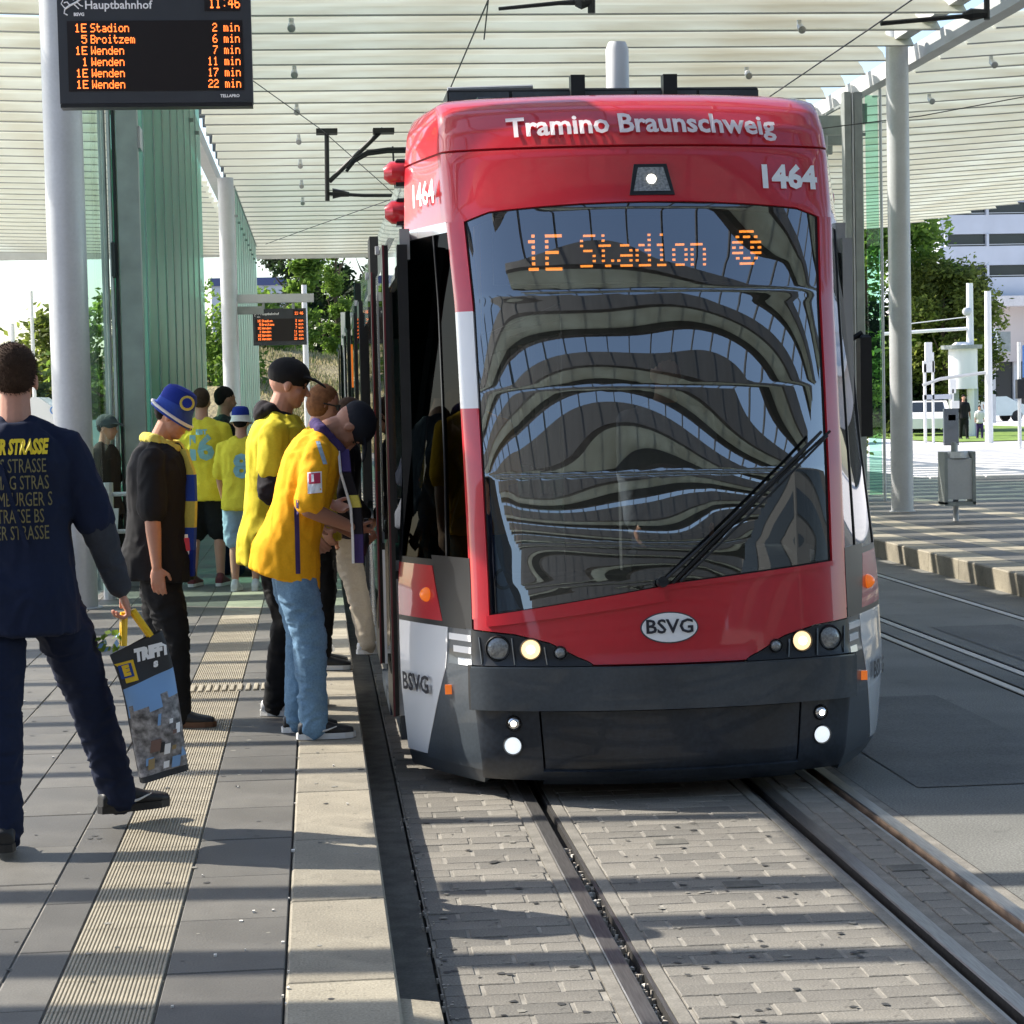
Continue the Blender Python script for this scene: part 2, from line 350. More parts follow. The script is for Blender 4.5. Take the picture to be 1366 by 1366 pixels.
# left platform
plat = MB().box((-3.6, -12, -.1), (.165, 70, .2), M['edge_side']).build('platform'); plat['kind'] = 'structure'
smesh = {}
def slab(x0, x1, y0, y1, ms, name='paving_slab', c=.003, g=.003, lab=None, near=True, z=.22, mesh=None):
    m = ms[rnd.randrange(len(ms))]; w, l = x1-x0-2*g, y1-y0-2*g; k = (round(w, 3), round(l, 3), m.name)
    if k not in smesh:
        t = MB().box((-w/2, -l/2, -.03), (w/2, l/2, 0), m, c).build(name); smesh[k] = t.data; bpy.data.objects.remove(t)
    o = bpy.data.objects.new(name, smesh[k]); COL.objects.link(o); o.parent = plat
    o.location = ((x0+x1)/2, (y0+y1)/2, z+rnd.uniform(-.0012, .0012)); o.rotation_euler = (rnd.uniform(-.002, .002), rnd.uniform(-.002, .002), 0)
    if lab: o['label'] = lab
tact = MB(); tl = .30; tw = .30; rb = 25
vs = []; fs = []; ridge = []
for i in range(rb):
    x = -tw/2+.003+i*(tw-.006)/rb; p = (tw-.006)/rb
    ridge += [(x, -.004), (x+p*.25, 0), (x+p*.65, 0), (x+p*.9, -.004)]
for yy in (-tl/2+.002, tl/2-.002): vs += [(a, yy, b) for a, b in ridge]
n = len(ridge); fs = [(i, i+1, n+i+1, n+i) for i in range(n-1)]
o = tact.add(vs, fs, M['tactile']).build('tactile_tile'); tact_me = o.data; bpy.data.objects.remove(o)
cols = [(-.475, -.13)] + [(-.935, -.775)] + [(-1.25-.315*i, -.935-.315*i) for i in range(7)]
farp = MB()
y = 4.8; r = 0
while y < 62:
    L1 = .62
    for ci, (a, b) in enumerate(cols):
        yo = y + (.31 if ci % 2 else 0)
        vis = y > 5.2 and y < 15.5 and (a > -1.3 - (y-5)*.16)
        if vis: slab(a, b, yo, yo+L1, SLAB)
        else: farp.box((a+.003, yo+.003, .19), (b-.003, yo+L1-.003, .22+rnd.uniform(-.001, .001)), SLAB[rnd.randrange(3)], .003)
    y += L1
y = 4.9
k = 0
while y < 62:
    if y < 15: slab(-.13, .19, y, y+.98, CRM, 'edge_stone', .008)
    else: farp.box((-.127, y+.003, .19), (.19, y+.977, .22), CRM[k % 3], .005)
    y += .98; k += 1
y = 4.8
while y < 62:
    if y < 16:
        o = bpy.data.objects.new('tactile_tile', tact_me); COL.objects.link(o); o.parent = plat; o.location = (-.625, y+.15, .222)
    else: farp.box((-.772, y+.002, .19), (-.478, y+.298, .22), M['tactile'], .003)
    y += .30
for i in range(14): farp.box((-.76+i*.045, 12.05, .2), (-.735+i*.045, 12.3, .232), M['tactile'], .004)
farp.build('paving_slab', plat, kind='stuff')
MB().box((-.775, 4.8, .19), (-.475, 62, .212), CRM[1]).build('tile_bed', plat)
MB().box((-3.4, 4.8, .19), (-.776, 30, .2145), M['joint_light']).build('joint_sand', plat)
MB().box((.165, 5.85, -.06), (.188, 70, .19), M['edge_side']).build('kerb_face', plat)
MB().prism([(.165, 3, .19), (.165, 5.8, .19), (.30, 5.8, .17), (.33, 3, .14)], (0, 0, -.25), CRM[0]).build('ramp_stone', plat, label='flared cream stone ending the platform edge')
# light pointing lines in the dark slabs are the sand joints; loose litter
lit = MB()
for i in range(46):
    x = rnd.choice([rnd.uniform(-2.2, .15), rnd.uniform(-.5, .15), -.13+rnd.uniform(-.01, .01)]); y = rnd.uniform(5.6, 13); s_ = rnd.uniform(.004, .012)
    lit.box((x, y, .221), (x+s_, y+s_*rnd.uniform(.6, 2.2), .224+rnd.random()*.004), M['litter'])
for i in range(60):
    x = .34+rnd.uniform(-.02, .03); y = rnd.uniform(5.9, 9.5); s_ = rnd.uniform(.004, .011)
    lit.box((x, y, -.012), (x+s_, y+s_*1.4, .004), M['stone'])
tag(lit.build('litter'), None, None, None, 'stuff')
M['gum'] = mat('old_gum', (.05, .05, .048), .6); M['gum_pale'] = mat('pale_gum', (.24, .23, .2), .7)
gm = MB()
for i in range(230):
    x = rnd.uniform(-2.6, .16); y = rnd.uniform(5.5, 14); r_ = rnd.uniform(.006, .016); n_ = 7; mm = M['gum'] if rnd.random() < .7 else M['gum_pale']
    z_ = .2216 if not (-.775 < x < -.475) else .2236
    gm.add([(x+math.cos(6.283*k/n_)*r_*rnd.uniform(.7, 1.2), y+math.sin(6.283*k/n_)*r_*rnd.uniform(.7, 1.2), z_+i*1e-6) for k in range(n_)], [tuple(range(n_))], mm)
for i in range(120):
    x = rnd.choice([rnd.uniform(.36, .85), rnd.uniform(1.08, 1.92)]); y = rnd.uniform(5.9, 9.3); r_ = rnd.uniform(.005, .018)
    gm.add([(x+math.cos(6.283*k/6)*r_*rnd.uniform(.6, 1.3), y+math.sin(6.283*k/6)*r_*rnd.uniform(.6, 1.3), .003+i*1e-6) for k in range(6)], [tuple(range(6))], M['gum'] if i % 3 else M['gum_pale'])
tag(gm.build('chewing_gum', fix=False), kind='stuff')
deb = MB()
for i in range(150):
    x = .94+rnd.uniform(.032, .062); y = 5.9+2.7*rnd.random()**1.1; s_ = rnd.uniform(.004, .014)
    a = rnd.random()*3; c, s2 = math.cos(a)*s_, math.sin(a)*s_
    deb.prism([(x+c, y+s2, -.034), (x-s2, y+c, -.034), (x-c, y-s2, -.034)], (rnd.uniform(-.004, .004), 0, rnd.uniform(.006, .028)), M['stone'] if i % 4 else M['litter'])
tag(deb.build('gravel'), kind='stuff')

# right platform with kerb
rp = MB().box((6.3, 6, -.1), (11.5, 75, .185), M['edge_side']).build('pavement'); rp['kind'] = 'structure'
y = 12.0
while y < 62:
    m = CRM[rnd.randrange(3)]
    MB().box((6.22, y+.004, -.06), (6.62, y+.996, .2), m, .012).build('kerb_stone', rp)
    y += 1.0
f2 = MB(); y = 12; i = 0
while y < 62:
    for a in range(13):
        x = 6.62+.375*a; m = SLAB[rnd.randrange(3)] if a not in (1, 6) else M['tactile']
        f2.box((x+.004, y+.004, .17), (x+.371, y+.496, .2+rnd.uniform(-.001, .001)), m, .003)
    y += .5
f2.build('paving_slab', rp, kind='stuff')
# second road, bright plaza beyond
sheet('side_road', 11.5, 2, 60, 43, -.01, M['asphalt'])
kb = MB()
for i in range(40): kb.box((11.6+i*1.2, 43.0, -.05), (12.77+i*1.2, 46.5, .06), M['concrete'], .02)
kb = kb.build('plaza_edge'); kb['kind'] = 'structure'
sheet('plaza', 11.5, 46.5, 200, 190, .02, M['concrete'])
sheet('forecourt', -120, -20, -3.6, 75, .15, M['concrete'])
M['lawn'] = mat('lawn', (.16, .25, .04), .9, noi=(3, .3), noi2=(40, .3))
MB().add([(22, 72, .05), (33.5, 72, .05), (34, 120, .06), (22, 120, .06)], [(0, 1, 2, 3)], M['lawn']).build('lawn')['kind'] = 'structure'

# ================================================================== CANOPY
can = top('station_canopy', (-1.95, 17.5, .22), 'huge canopy roof of frosted cream slats on slim round columns above the tram stop', 'canopy')
PITCH = 1.22
def canz(x): return 6.5 + (.06*(x-8.6) if x > 8.6 else 0) + (.03*(-2.2-x) if x < -2.2 else 0)
def slat_mesh(x0, x1, y):
    b = MB(); z0, z1 = canz(x0), canz(x1); nseg = 1
    prof = [(0, 0), (.18, .14), (.42, .25), (.66, .31)]   # leaning blade
    vs = []; fs = []; k = len(prof)
    for x, z in ((x0, z0), (x1, z1)):
        for a, h in prof: vs.append((x, y+a, z+h))
        for a, h in reversed(prof): vs.append((x, y+a-.008, z+h+.016))
    n2 = 2*k
    for i in range(n2): fs.append((i, (i+1) % n2, n2+(i+1) % n2, n2+i))
    fs += [tuple(range(n2)), tuple(reversed(range(n2, 2*n2)))]
    b.add(vs, fs, M['slat']); return b
y = -8.6; j = 0; sects = [(-13, -2.25), (-1.72, 8.15), (8.9, 20.5)]
bays = []
while y < 66: bays.append(y); y += PITCH
bays = [b_ for b_ in bays if b_ > 14]
first = {}
for j, y in enumerate(bays):
    for si, (a, b) in enumerate(sects):
        if si == 2 and y > 60 : b = 20.5-(y-60)*.3
        if si == 0 and y < 17: continue
        if si == 2 and y < 12: continue
        key = (si, b)
        if key not in first:
            o = slat_mesh(a, b, y).build('slat', can); first[key] = (o.data, y)
        else:
            me, y0 = first[key]; o = bpy.data.objects.new('slat', me); COL.objects.link(o); o.parent = can; o.location = (rnd.uniform(-.03, .03), y-y0+rnd.uniform(-.02, .02), rnd.uniform(-.012, .012))
        # dark carrier under each blade foot
        MB().bar((a, y-.02, canz(a)+.005), (b, y-.02, canz(b)+.005), .016, .018, M['rail_thin']).build('slat_rail', can)
for i, y in enumerate(bays):     # purlins above the blades
    MB().bar((-1.9, y+.86, 6.98), (8.2, y+.86, 6.98), .10, .16, M['beam']).build('roof_bar', can)
for i in range(24):
    x = -12.3+i*1.1; MB().bar((x, -32, 6.86), (x, 14 if x > -1.8 else 2, 6.86), .05, .06, M['beam']).build('glazing_bar', can)
# the roof over and behind the photographer: glazed strips between frosted panels
y = -31.0
while y < 13.5:
    for (a, b) in (((-13, 16),) if y < 2 else ((-2.2, 16),)):
        MB().box((a, y, 6.62), (b, y+.52, 6.65), M['roof_panel']).build('roof_panel', can)
        for q_ in (y-.05, y+.52): MB().box((a, q_, 6.55), (b, q_+.07, 6.74), M['beam']).build('roof_bar', can)
    y += 1.45
for yb, wb, xa in ((7.7, .2, -13), (8.4, .26, -13), (8.95, .26, -13), (9.83, .18, -13), (10.32, .17, -6.6), (10.88, .22, -6.6), (12.17, .12, -13), (12.95, .12, -13), (13.7, .14, -13), (14.5, .12, -13), (15.3, .14, -13), (16.2, .12, -13)):  # irregular bars out of view, added to cast shade bands on the ground
    sl = lambda x: yb-.12*(x+6)
    MB().prism([(xa, sl(xa)-wb/2, 6.6), (-2.2, sl(-2.2)-wb/2, 6.6), (-2.2, sl(-2.2)+wb/2, 6.6), (xa, sl(xa)+wb/2, 6.6)], (0, 0, .05), M['beam']).build('roof_bar', can)
MB().box((-5.45, 5, 6.95), (-5.12, 17, 7.1), M['beam']).build('main_beam', can)
for x in (-1.95, 8.5):
    MB().box((x-.10, 14, 6.42), (x+.10, 66.5, 6.66), M['beam_light']).build('main_beam', can)
MB().box((-1.72, 66.3, 6.42), (8.15, 66.42, 6.62), M['beam_light']).build('edge_beam', can)
MB().box((-13, 66.3, 6.5), (-2.25, 66.42, 6.9), M['beam_light']).build('edge_beam', can)
cm = MB().tube([(-1.987, 17.48, .2), (-1.987, 17.48, 6.42)], .158, M['steel'], 28)
cm.ring((-1.987, 17.48, .225), (0, 0, 1), .158, .2, M['steel'], 28, .012)
col0 = cm.build('column', can, smooth=True)
c1 = MB().tube([(-1.68, 42.7, .2), (-1.68, 42.7, 6.42)], .16, M['steel'], 24).build('column', can, smooth=True)
MB().tube([(8.02, 28.3, .2), (8.02, 28.3, 6.8)], .152, M['steel'], 28).ring((8.02, 28.3, .205), (0, 0, 1), .152, .18, M['steel'], 28, .01).build('column', can, smooth=True)
MB().tube([(8.3, 53, .2), (8.3, 53, 6.42)], .16, M['steel'], 20).build('column', can, smooth=True)
MB().box((7.95, 8, 6.62), (8.13, 28.5, 6.78), M['beam_light']).build('main_beam', can)
# small spotlights under the slats
def spot(x, y, z, i):
    t = top('spotlight', (x, y, z), ('small round canopy spotlight, number %d from the near end of its row' % i), 'spotlight', 'round spotlights under the canopy slats')
    MB().tube([(x, y, z+.10), (x, y, z)], .03, M['steel'], 8).tube([(x, y-.02, z+.02), (x, y-.16, z-.05)], [.04, .05], M['steel'], 12).build('housing', t, smooth=True)
    MB().disc((x, y-.165, z-.053), (0, -.9, -.35), .044, M['lead'], 12, .01, .01).build('lens', t)
    return t
ordw = ['nearest', 'second', 'third', 'fourth', 'fifth', 'sixth', 'farthest']
for i, (yy, ww) in enumerate(zip((25.8, 29.4, 33.1, 36.8, 40.5, 44.2, 47.9), ordw)):
    t = spot(-.17, yy, 6.42, i+1); t['label'] = '%s round spotlight in the row of canopy lamps left of the tram' % ww
for (x, yy, w) in ((6.15, 26.1, 'round canopy spotlight above right end of tram roof, nearer of two'), (6.25, 29.8, 'round canopy spotlight above right end of tram roof, farther of two'), (9.7, 29.4, 'round canopy spotlight right of the slim right column, nearer one'), (9.9, 33.1, 'round canopy spotlight right of the slim right column, farther one'), (-3.7, 25.8, 'round canopy spotlight left of the departure sign near photo edge')):
    t = spot(x, yy, canz(x)-.08, 0); t['label'] = w

# ================================================================== GLASS SCREENS
def screen(name, label, x, y0, y1, npane, z1, m, fin=-.34):
    t = top(name, (x, y0, .2), label, 'glass wall')
    dy = (y1-y0)/npane
    for i in range(npane):
        a = y0+i*dy
        MB().add([(x, a+.01, .26), (x, a+dy-.01, .26), (x, a+dy-.01, z1), (x, a+.01, z1)], [(0, 1, 2, 3)], m).build('pane', t, fix=False)
        MB().box((x+.012, a-.012, .2), (x+(fin if i else .02), a+.012, z1), M['fin_glass']).build('glass_fin', t)
        MB().box((x-.05, a-.025, z1-.6), (x+.06, a+.025, z1-.55), M['steel_dark']).build('bracket', t)
        MB().box((x-.012, a-.016, .2), (x+.014, a-.014, z1), M['steel']).build('mullion', t)
    MB().box((x-.02, y0, z1), (x+.02, y1, z1+.04), M['steel_dark']).build('head_rail', t)
    return t
g1 = screen('glass_screen', 'tall green glass wall with steel mullions beside the left platform', -1.62, 19.6, 32, 9, 6.35, M['green_glass'])
for i in range(1, 9):
    MB().add([(-1.98, 19.8+i*1.37, .26), (-1.98, 21.1+i*1.37, .26), (-1.98, 21.1+i*1.37, 6.35), (-1.98, 19.8+i*1.37, 6.35)], [(0, 1, 2, 3)], M['green_glass']).build('rear_pane', g1, fix=False)
for k, (xa, xb, mm) in enumerate(((-1.90, -1.845, 'steel_dark'), (-1.825, -1.80, 'steel'), (-1.78, -1.755, 'black_metal'), (-1.74, -1.55, 'steel_dark'))):
    MB().box((xa, 19.4+.01*k, .2), (xb, 19.56+.01*k, 6.4), M[mm]).build('end_post', g1)
MB().add([(-1.855, 17.66, .3), (-1.855, 19.4, .3), (-1.855, 19.4, 6.35), (-1.855, 17.66, 6.35)], [(0, 1, 2, 3)], M['clear_green']).build('link_pane', g1, label='pale green pane between column and post')
MB().box((-1.60, 19.5, 4.22), (-1.53, 19.8, 4.42), M['steel']).build('junction_box', g1)
MB().tube([(-1.79, 19.4, 3.35), (-1.79, 19.34, 3.35), (-1.79, 19.34, 3.05), (-1.79, 19.4, 3.05)], .018, M['black_metal'], 6).build('handle', g1)
screen('glass_screen', 'far green glass wall behind the second platform column', -1.56, 44, 60, 10, 6.35, M['green_glass'])
g3 = screen('glass_screen', 'green glass screen with dark posts right of the tram on far platform', 8.28, 31.2, 44, 6, 6.3, M['clear_green'], .2)
for k, (xa, xb, mm) in enumerate(((8.0, 8.10, 'steel_dark'), (8.115, 8.14, 'steel'), (8.155, 8.27, 'steel_dark'))):
    MB().box((xa, 31.1+.01*k, .2), (xb, 31.28+.01*k, 6.35), M[mm]).build('end_post', g3)
MB().box((8.33, 31.15, .3), (8.52, 31.162, 6.3), M['clear_green']).build('link_pane', g3)
MB().tube([(8.56, 31.15, .2), (8.56, 31.15, 6.4)], .022, M['steel'], 6).build('end_post', g3)
for i in range(4): MB().box((8.02-.1*i, 31.3+i*1.3, 5.9), (8.4, 31.42+i*1.3, 6.2), M['steel_dark']).build('bracket', g3)
# ================================================================== TRAM
CX = 1.58; HALF = 1.21
tram = top('tram', (CX, 9.4, 0), 'red and white low floor tram with 1E Stadion on its orange display, front door open', 'tram')
HWT = [(.1, .84), (.45, .875), (.62, .875), (1.0, .875), (2.3, .90), (2.75, .93), (3.0, .94), (3.3, .94), (3.36, .89)]
YFT = [(.08, 9.50), (.12, 9.44), (.18, 9.40), (.43, 9.40), (.62, 9.40), (.66, 9.42), (1.0, 9.47), (1.5, 9.55), (1.9, 9.63), (2.35, 9.73), (2.75, 9.85), (3.02, 9.96), (3.14, 10.03), (3.24, 10.13), (3.30, 10.23), (3.34, 10.36), (3.36, 10.55)]
WDT = [(0, 1.13), (.15, 1.17), (.5, 1.20), (.95, 1.20), (1.6, 1.15), (2.6, 1.12), (3.0, 1.10), (3.22, 1.07), (3.32, 1.03), (3.36, .98)]
def P(s, z):
    m = abs(s); sg = -1 if s < 0 else 1; hw = lerp(HWT, z); y0 = lerp(YFT, z)
    if m <= 1: return Vector((CX+s*hw, y0+.17*m*m+.035*m**12, z))
    u = min(m-1, 1); wd = lerp(WDT, z)
    c = hw+(wd-hw)*(.25*math.sin(u*math.pi/2)+.75*u); y = y0+.205+.055*min(1, u*9)*0+.62*u
    return Vector((CX+sg*c, y, z))
def PN(s, z):
    e = .02; a = P(s+e, z)-P(s-e, z); b = P(s, z+e)-P(s, z-e); n = a.cross(b).normalized()
    return n
def patch(name, fn, m, off=.0, nu=24, nv=12, thick=.02, wave=None, parent=None, mats=None, **kw):
    vs = []; b = MB(); W_ = nu+1
    for j in range(nv+1):
        for i in range(nu+1):
            s, z = fn(i/nu, j/nv); n = PN(s, z); vs.append(P(s, z)+n*(off+(wave(s, z) if wave else 0)))
    fs = [(j*W_+i, j*W_+i+1, (j+1)*W_+i+1, (j+1)*W_+i) for j in range(nv) for i in range(nu)]
    rim = [i for i in range(W_)]+[(j+1)*W_-1 for j in range(1, nv+1)]+[nv*W_+i for i in range(nu-1, -1, -1)]+[j*W_ for j in range(nv-1, 0, -1)]
    if thick:
        base = len(vs)
        for k in rim:
            j, i = divmod(k, W_); s, z = fn(i/nu, j/nv); vs.append(vs[k]-PN(s, z)*thick)
        n = len(rim)
        fs += [(rim[k], base+k, base+(k+1) % n, rim[(k+1) % n]) for k in range(n)]
    b.add(vs, fs, m)
    return b.build(name, parent or tram, smooth=True, fix=True, **kw)
def rect(s0, s1, z0, z1):
    f0 = z0 if callable(z0) else (lambda s: z0); f1 = z1 if callable(z1) else (lambda s: z1)
    return lambda u, v: (s0+(s1-s0)*u, f0(s0+(s1-s0)*u)*(1-v)+f1(s0+(s1-s0)*u)*v)
def rectz(z0, z1, s0, s1):   # s-limits as functions of z
    f0 = s0 if callable(s0) else (lambda z: s0); f1 = s1 if callable(s1) else (lambda z: s1)
    return lambda u, v: (f0(z0+(z1-z0)*v)*(1-u)+f1(z0+(z1-z0)*v)*u, z0+(z1-z0)*v)
def drape_tram(parent, s, size, s0, z0, m, bold=0, off=.006, name='lettering', curve=0, shear=0, sx=1, metres=None):
    vs, fs = text2d(s, size, bold, shear); out = []
    for x, y in vs:
        x *= sx; z = z0+y+curve*x*x; st = s0+(x/lerp(HWT, z) if abs(s0) < 1 else x/.62)
        out.append(P(st, z)+PN(st, z)*off)
    return MB().add(out, fs, m).build(name, parent, fix=False)
wtop = lambda s: 2.775-.05*min(1, s*s)-.05*max(0, abs(s)-.8)/.2
wbot = lambda s: lerp([(-1, .845), (-.9, .857), (-.04, .975), (.02, .99), (.9, 1.06), (1, 1.065)], s)
hltop = lambda s: lerp([(.40, .637), (.48, .668), (.62, .733), (.8, .772), (1.04, .792)], abs(s))
# hood over the roof edge, header, pillars
hood = patch('roof_hood', rect(-2, 2, 3.052, 3.36), M['red'], .004, 90, 16, .03)
patch('hood_seam', rect(-1.99, 1.99, 3.03, 3.06), M['black'], -.018, 70, 1, 0)
patch('header_panel', rect(-1.99, 1.99, lambda s: wtop(s) if abs(s) < .93 else 2.70, 3.042), M['red'], 0, 90, 12, .03)
for sg in (-1, 1):
    a, b = (.925, 1.035)
    patch('window_pillar', rectz(.84, 1.815, sg*a, sg*b), M['red'], .004, 10, 24, .03)
    patch('window_pillar', rectz(1.815, 2.27, sg*a, sg*b) if sg < 0 else rectz(1.815, 2.27, a, b), M['tramwhite'] if sg < 0 else M['red'], .004, 10, 10, .03, **({'label': 'white band on the pillar'} if sg < 0 else {}))
    patch('window_pillar', rectz(2.27, 2.70, sg*a, sg*b), M['red'], .004, 10, 10, .03)
# windscreen, slightly uneven as bent glass is
def wv(s, z):
    x = s*.88
    e = max(0, min(1, (.93-abs(s))/.18))*max(0, min(1, (z-.98)/.2))*max(0, min(1, (2.74-z)/.25))
    w = .0015*math.sin(5.4*z+1.1*math.cos(2.8*x+.3)+.9) + .0005*math.sin(8.5*z+2.4*math.sin(3.0*x-.5)) + .0008*math.cos(3.4*x-1.2*z+.6)
    low = max(0, 1.5-z)
    w += low*(.0009 if x < .2 else .0004)*math.sin(8*x+5*z)+low*.0008*math.sin(13*z+5*x)
    return e*w
ws = patch('windscreen', rect(-.915, .905, lambda s: wbot(s)+.012, lambda s: wtop(s)-.008), M['windscreen'], -.006, 110, 130, 0, wv)
patch('windscreen_seal', rect(-.93, .93, lambda s: wtop(s)-.028, lambda s: wtop(s)+.002), M['rubber'], -.012, 60, 2, .02)
patch('windscreen_seal', rectz(.86, 2.73, -.935, -.90), M['rubber'], -.010, 3, 40, .02)
patch('windscreen_seal', rectz(1.05, 2.73, .845, .935), M['rubber'], -.010, 4, 40, .02)
patch('windscreen_seal', rect(-.93, .93, lambda s: wbot(s)-.01, lambda s: wbot(s)+.02), M['rubber'], -.012, 60, 2, .02)
# red front mask with its raised upper lip
patch('front_mask', rect(-1.0, 1.0, lambda s: max(.637, hltop(s)+.006) if abs(s) > .4 else .637, lambda s: wbot(s)), M['red'], .006, 80, 10, .03)
patch('mask_lip', rect(-.93, -.02, lambda s: wbot(s)-.045-.02*(s+.93), lambda s: wbot(s)+.006), M['red'], .024, 40, 3, .04)
patch('mask_lip', rect(-.02, .93, lambda s: wbot(s)-.02, lambda s: wbot(s)+.004), M['red'], .018, 40, 3, .04)
# oval badge
bv = []; 
for k in range(40):
    t = 2*math.pi*k/40; bv.append((.128*math.cos(t), .066*math.sin(t)))
badge = MB(); n = 40
pts = [P(.0+(x/.875), .797+z)+PN(0, .797)*.014 for x, z in bv]; pc = P(0, .797)+PN(0, .797)*.015
badge.add(pts+[pc], [(k, (k+1) % n, n) for k in range(n)], M['print_white'])
bb = MB().add([P(x*1.05/.875, .797+z*1.08)+PN(0, .797)*.010 for x, z in bv]+[P(0, .797)+PN(0, .797)*.010], [(k, (k+1) % n, n) for k in range(n)], M['slate']).build('badge', tram, fix=False, label='white oval operator badge reading BSVG')
badge = badge.build('badge_face', bb, fix=False)
drape_tram(bb, 'BSVG', .088, 0, .799, M['print_black'], .0018, .019, sx=1.08)
drape_tram(tram, 'Tramino Braunschweig', .135, .02, 3.150, M['pale_print'], .0035, .016, curve=-.03, sx=1.035)
drape_tram(tram, '1464', .155, .755, 2.885, M['print_white'], .0065, .008, name='fleet_number')
drape_tram(tram, '1464', .165, -1.42, 2.86, M['print_white'], .003, .02, name='fleet_number')
# headlights
def lamp(parent, x, z, r, m, nm='lamp', glow=None, bez=True):
    s = (x-CX)/lerp(HWT, z); c = P(s, z); nn = PN(s, z); nn = (nn+Vector((0, -1.2, 0))).normalized(); c = c+nn*.012
    l = MB().disc(c, nn, r, m, 24, .03, .012).build(nm, parent, smooth=True)
    if bez: MB().ring(c-nn*.004, nn, r, r*1.22, M['black'], 24, .02).build('bezel', l, smooth=True)
    if glow: MB().disc(c+nn*.012, nn, r*.45, glow, 16, .004, .004).build('bulb', l)
    return l
for sg in (-1, 1):
    hh = patch('headlight_housing', rect(sg*.41, sg*1.035, .632, hltop), M['black'], .004, 36, 8, .03)
    f = lambda px: CX+sg*px
    lamp(tram, f(.63), .709, .043, M['lamp_on'], 'headlight', M['lamp_core']); lamp(tram, f(.775), .712, .050, M['lens'], 'headlight')
    lamp(tram, f(.50), .694, .026, M['lens'], 'headlight')
    for k in range(3): a = f(.565+.145*k); q = [P((a-.006*sg-CX)/.875, .64), P((a-CX+.004*sg)/.875, .76 if k else .72)]; MB().tube([v+Vector((0, -.008, 0)) for v in q], .004, M['slate'], 5).build('divider', hh)
# bumper and skirt
patch('bumper', rect(-1.0, 1.0, .435, .618), M['slate'], .045, 60, 1, .07)
o = patch('bumper_edge', rect(-1.0, 1.0, .600, .624), M['slate'], .035, 60, 2, .06)
patch('skirt_panel', rect(-.68, .70, .135, .425), M['navy'], .0, 50, 6, .05)
patch('skirt_lip', rect(-.69, .71, .085, .155), M['navy'], .014, 50, 4, .05)
for sg in (-1, 1):
    e = .69 if sg < 0 else .71
    patch('skirt_corner', rect(sg*e, sg*1.02, .10, .428), M['navy'], .004, 20, 6, .05)
    lamp(tram, CX+sg*.715, .372, .030, M['chrome'], 'marker_lamp', M['lamp_core']); lamp(tram, CX+sg*.72, .268, .038, M['lamp_white'], 'marker_lamp')
    patch('bumper_joint', rect(sg*1.0, sg*1.035, .43, .63), M['rubber'], .03, 3, 3, .05)
    patch('skirt_infill', rect(sg*1.0, sg*1.03, .43, .63), M['navy'], -.01, 3, 3, .03)
# small black backing shell behind everything
patch('front_shell', rect(-1.15, 1.15, .2, .62), M['rubber'], -.04, 40, 6, 0)
# left and right nose flanks
for sg in (-1, 1):
    edge = lambda z: sg*lerp([(.12, 1.72), (.2, 1.66), (.45, 1.45), (.62, 1.33), (.81, 1.30)], z)
    patch('corner_panel', rectz(.14, .625, sg*1.02, edge), M['slate'], .002, 16, 10, .03)
    patch('corner_sill', rectz(.07, .15, sg*1.0, sg*1.99), M['slate'], .0, 24, 2, .04)
    wp = patch('flank_panel', rectz(.16, .79, edge, sg*1.99), M['tramwhite'], .004, 16, 10, .03)
    drape_tram(wp, 'BSVG', .115, sg*1.72, .50, M['print_black'], .003, .02, sx=.9)
    patch('corner_backing', rectz(.62, .80, sg*1.02, edge), M['slate'], .0, 8, 4, .02)
    for k in range(3):
        patch('corner_stripe', rectz(.765-.055*k-.03, .765-.055*k, sg*1.04, lambda z, k=k: sg*(1.29-.05*k)), M['tramwhite'], .006, 6, 1, .006)
    patch('flank_trim', rectz(.79, .815, sg*1.1, sg*1.99), M['black'], .002, 16, 1, .02)
    rp_ = patch('flank_red_panel', rectz(.815, 1.07, lambda z: sg*lerp([(.8, 1.36), (1.1, 1.50)], z), sg*1.99), M['red'], .004, 12, 5, .02)
    patch('flank_black_panel', rectz(.795, 1.12, sg*1.02, lambda z: sg*lerp([(.8, 1.35), (1.12, 1.49)], z)), M['black'], .006, 8, 5, .02)
    q = P(sg*1.55, .93)+PN(sg*1.55, .93)*.012
    MB().disc(q+Vector((0, 0, 0)), PN(sg*1.55, .93)+Vector((0, -.5, 0)), .035, M['amber'], 14, .03, .03).build('indicator', tram, smooth=True)
    q = P(sg*1.30, .50)+PN(sg*1.30, .50)*.004; MB().bar(q+Vector((0, 0, -.022)), q+Vector((0, 0, .022)), .045, .02, M['amber']).build('side_marker', tram)
    patch('flank_trim', rectz(1.07, 1.10, sg*1.03, sg*1.99), M['black'], .004, 16, 1, .02)
    patch('cab_side_window', rectz(1.10, 2.655, sg*1.035, sg*1.97), M['side_glass'] if sg < 0 else M['side_glass_far'], .0, 20, 24, 0)
    patch('window_frame', rectz(1.10, 2.655, sg*1.29, sg*1.305), M['black'], .006, 2, 20, .02)
    patch('window_frame', rectz(1.10, 2.655, sg*1.95, sg*2.0), M['black'], .006, 2, 20, .02)
    patch('upper_trim', rectz(2.655, 2.705, sg*1.035, sg*1.99), M['silver'], .003, 20, 1, .02)
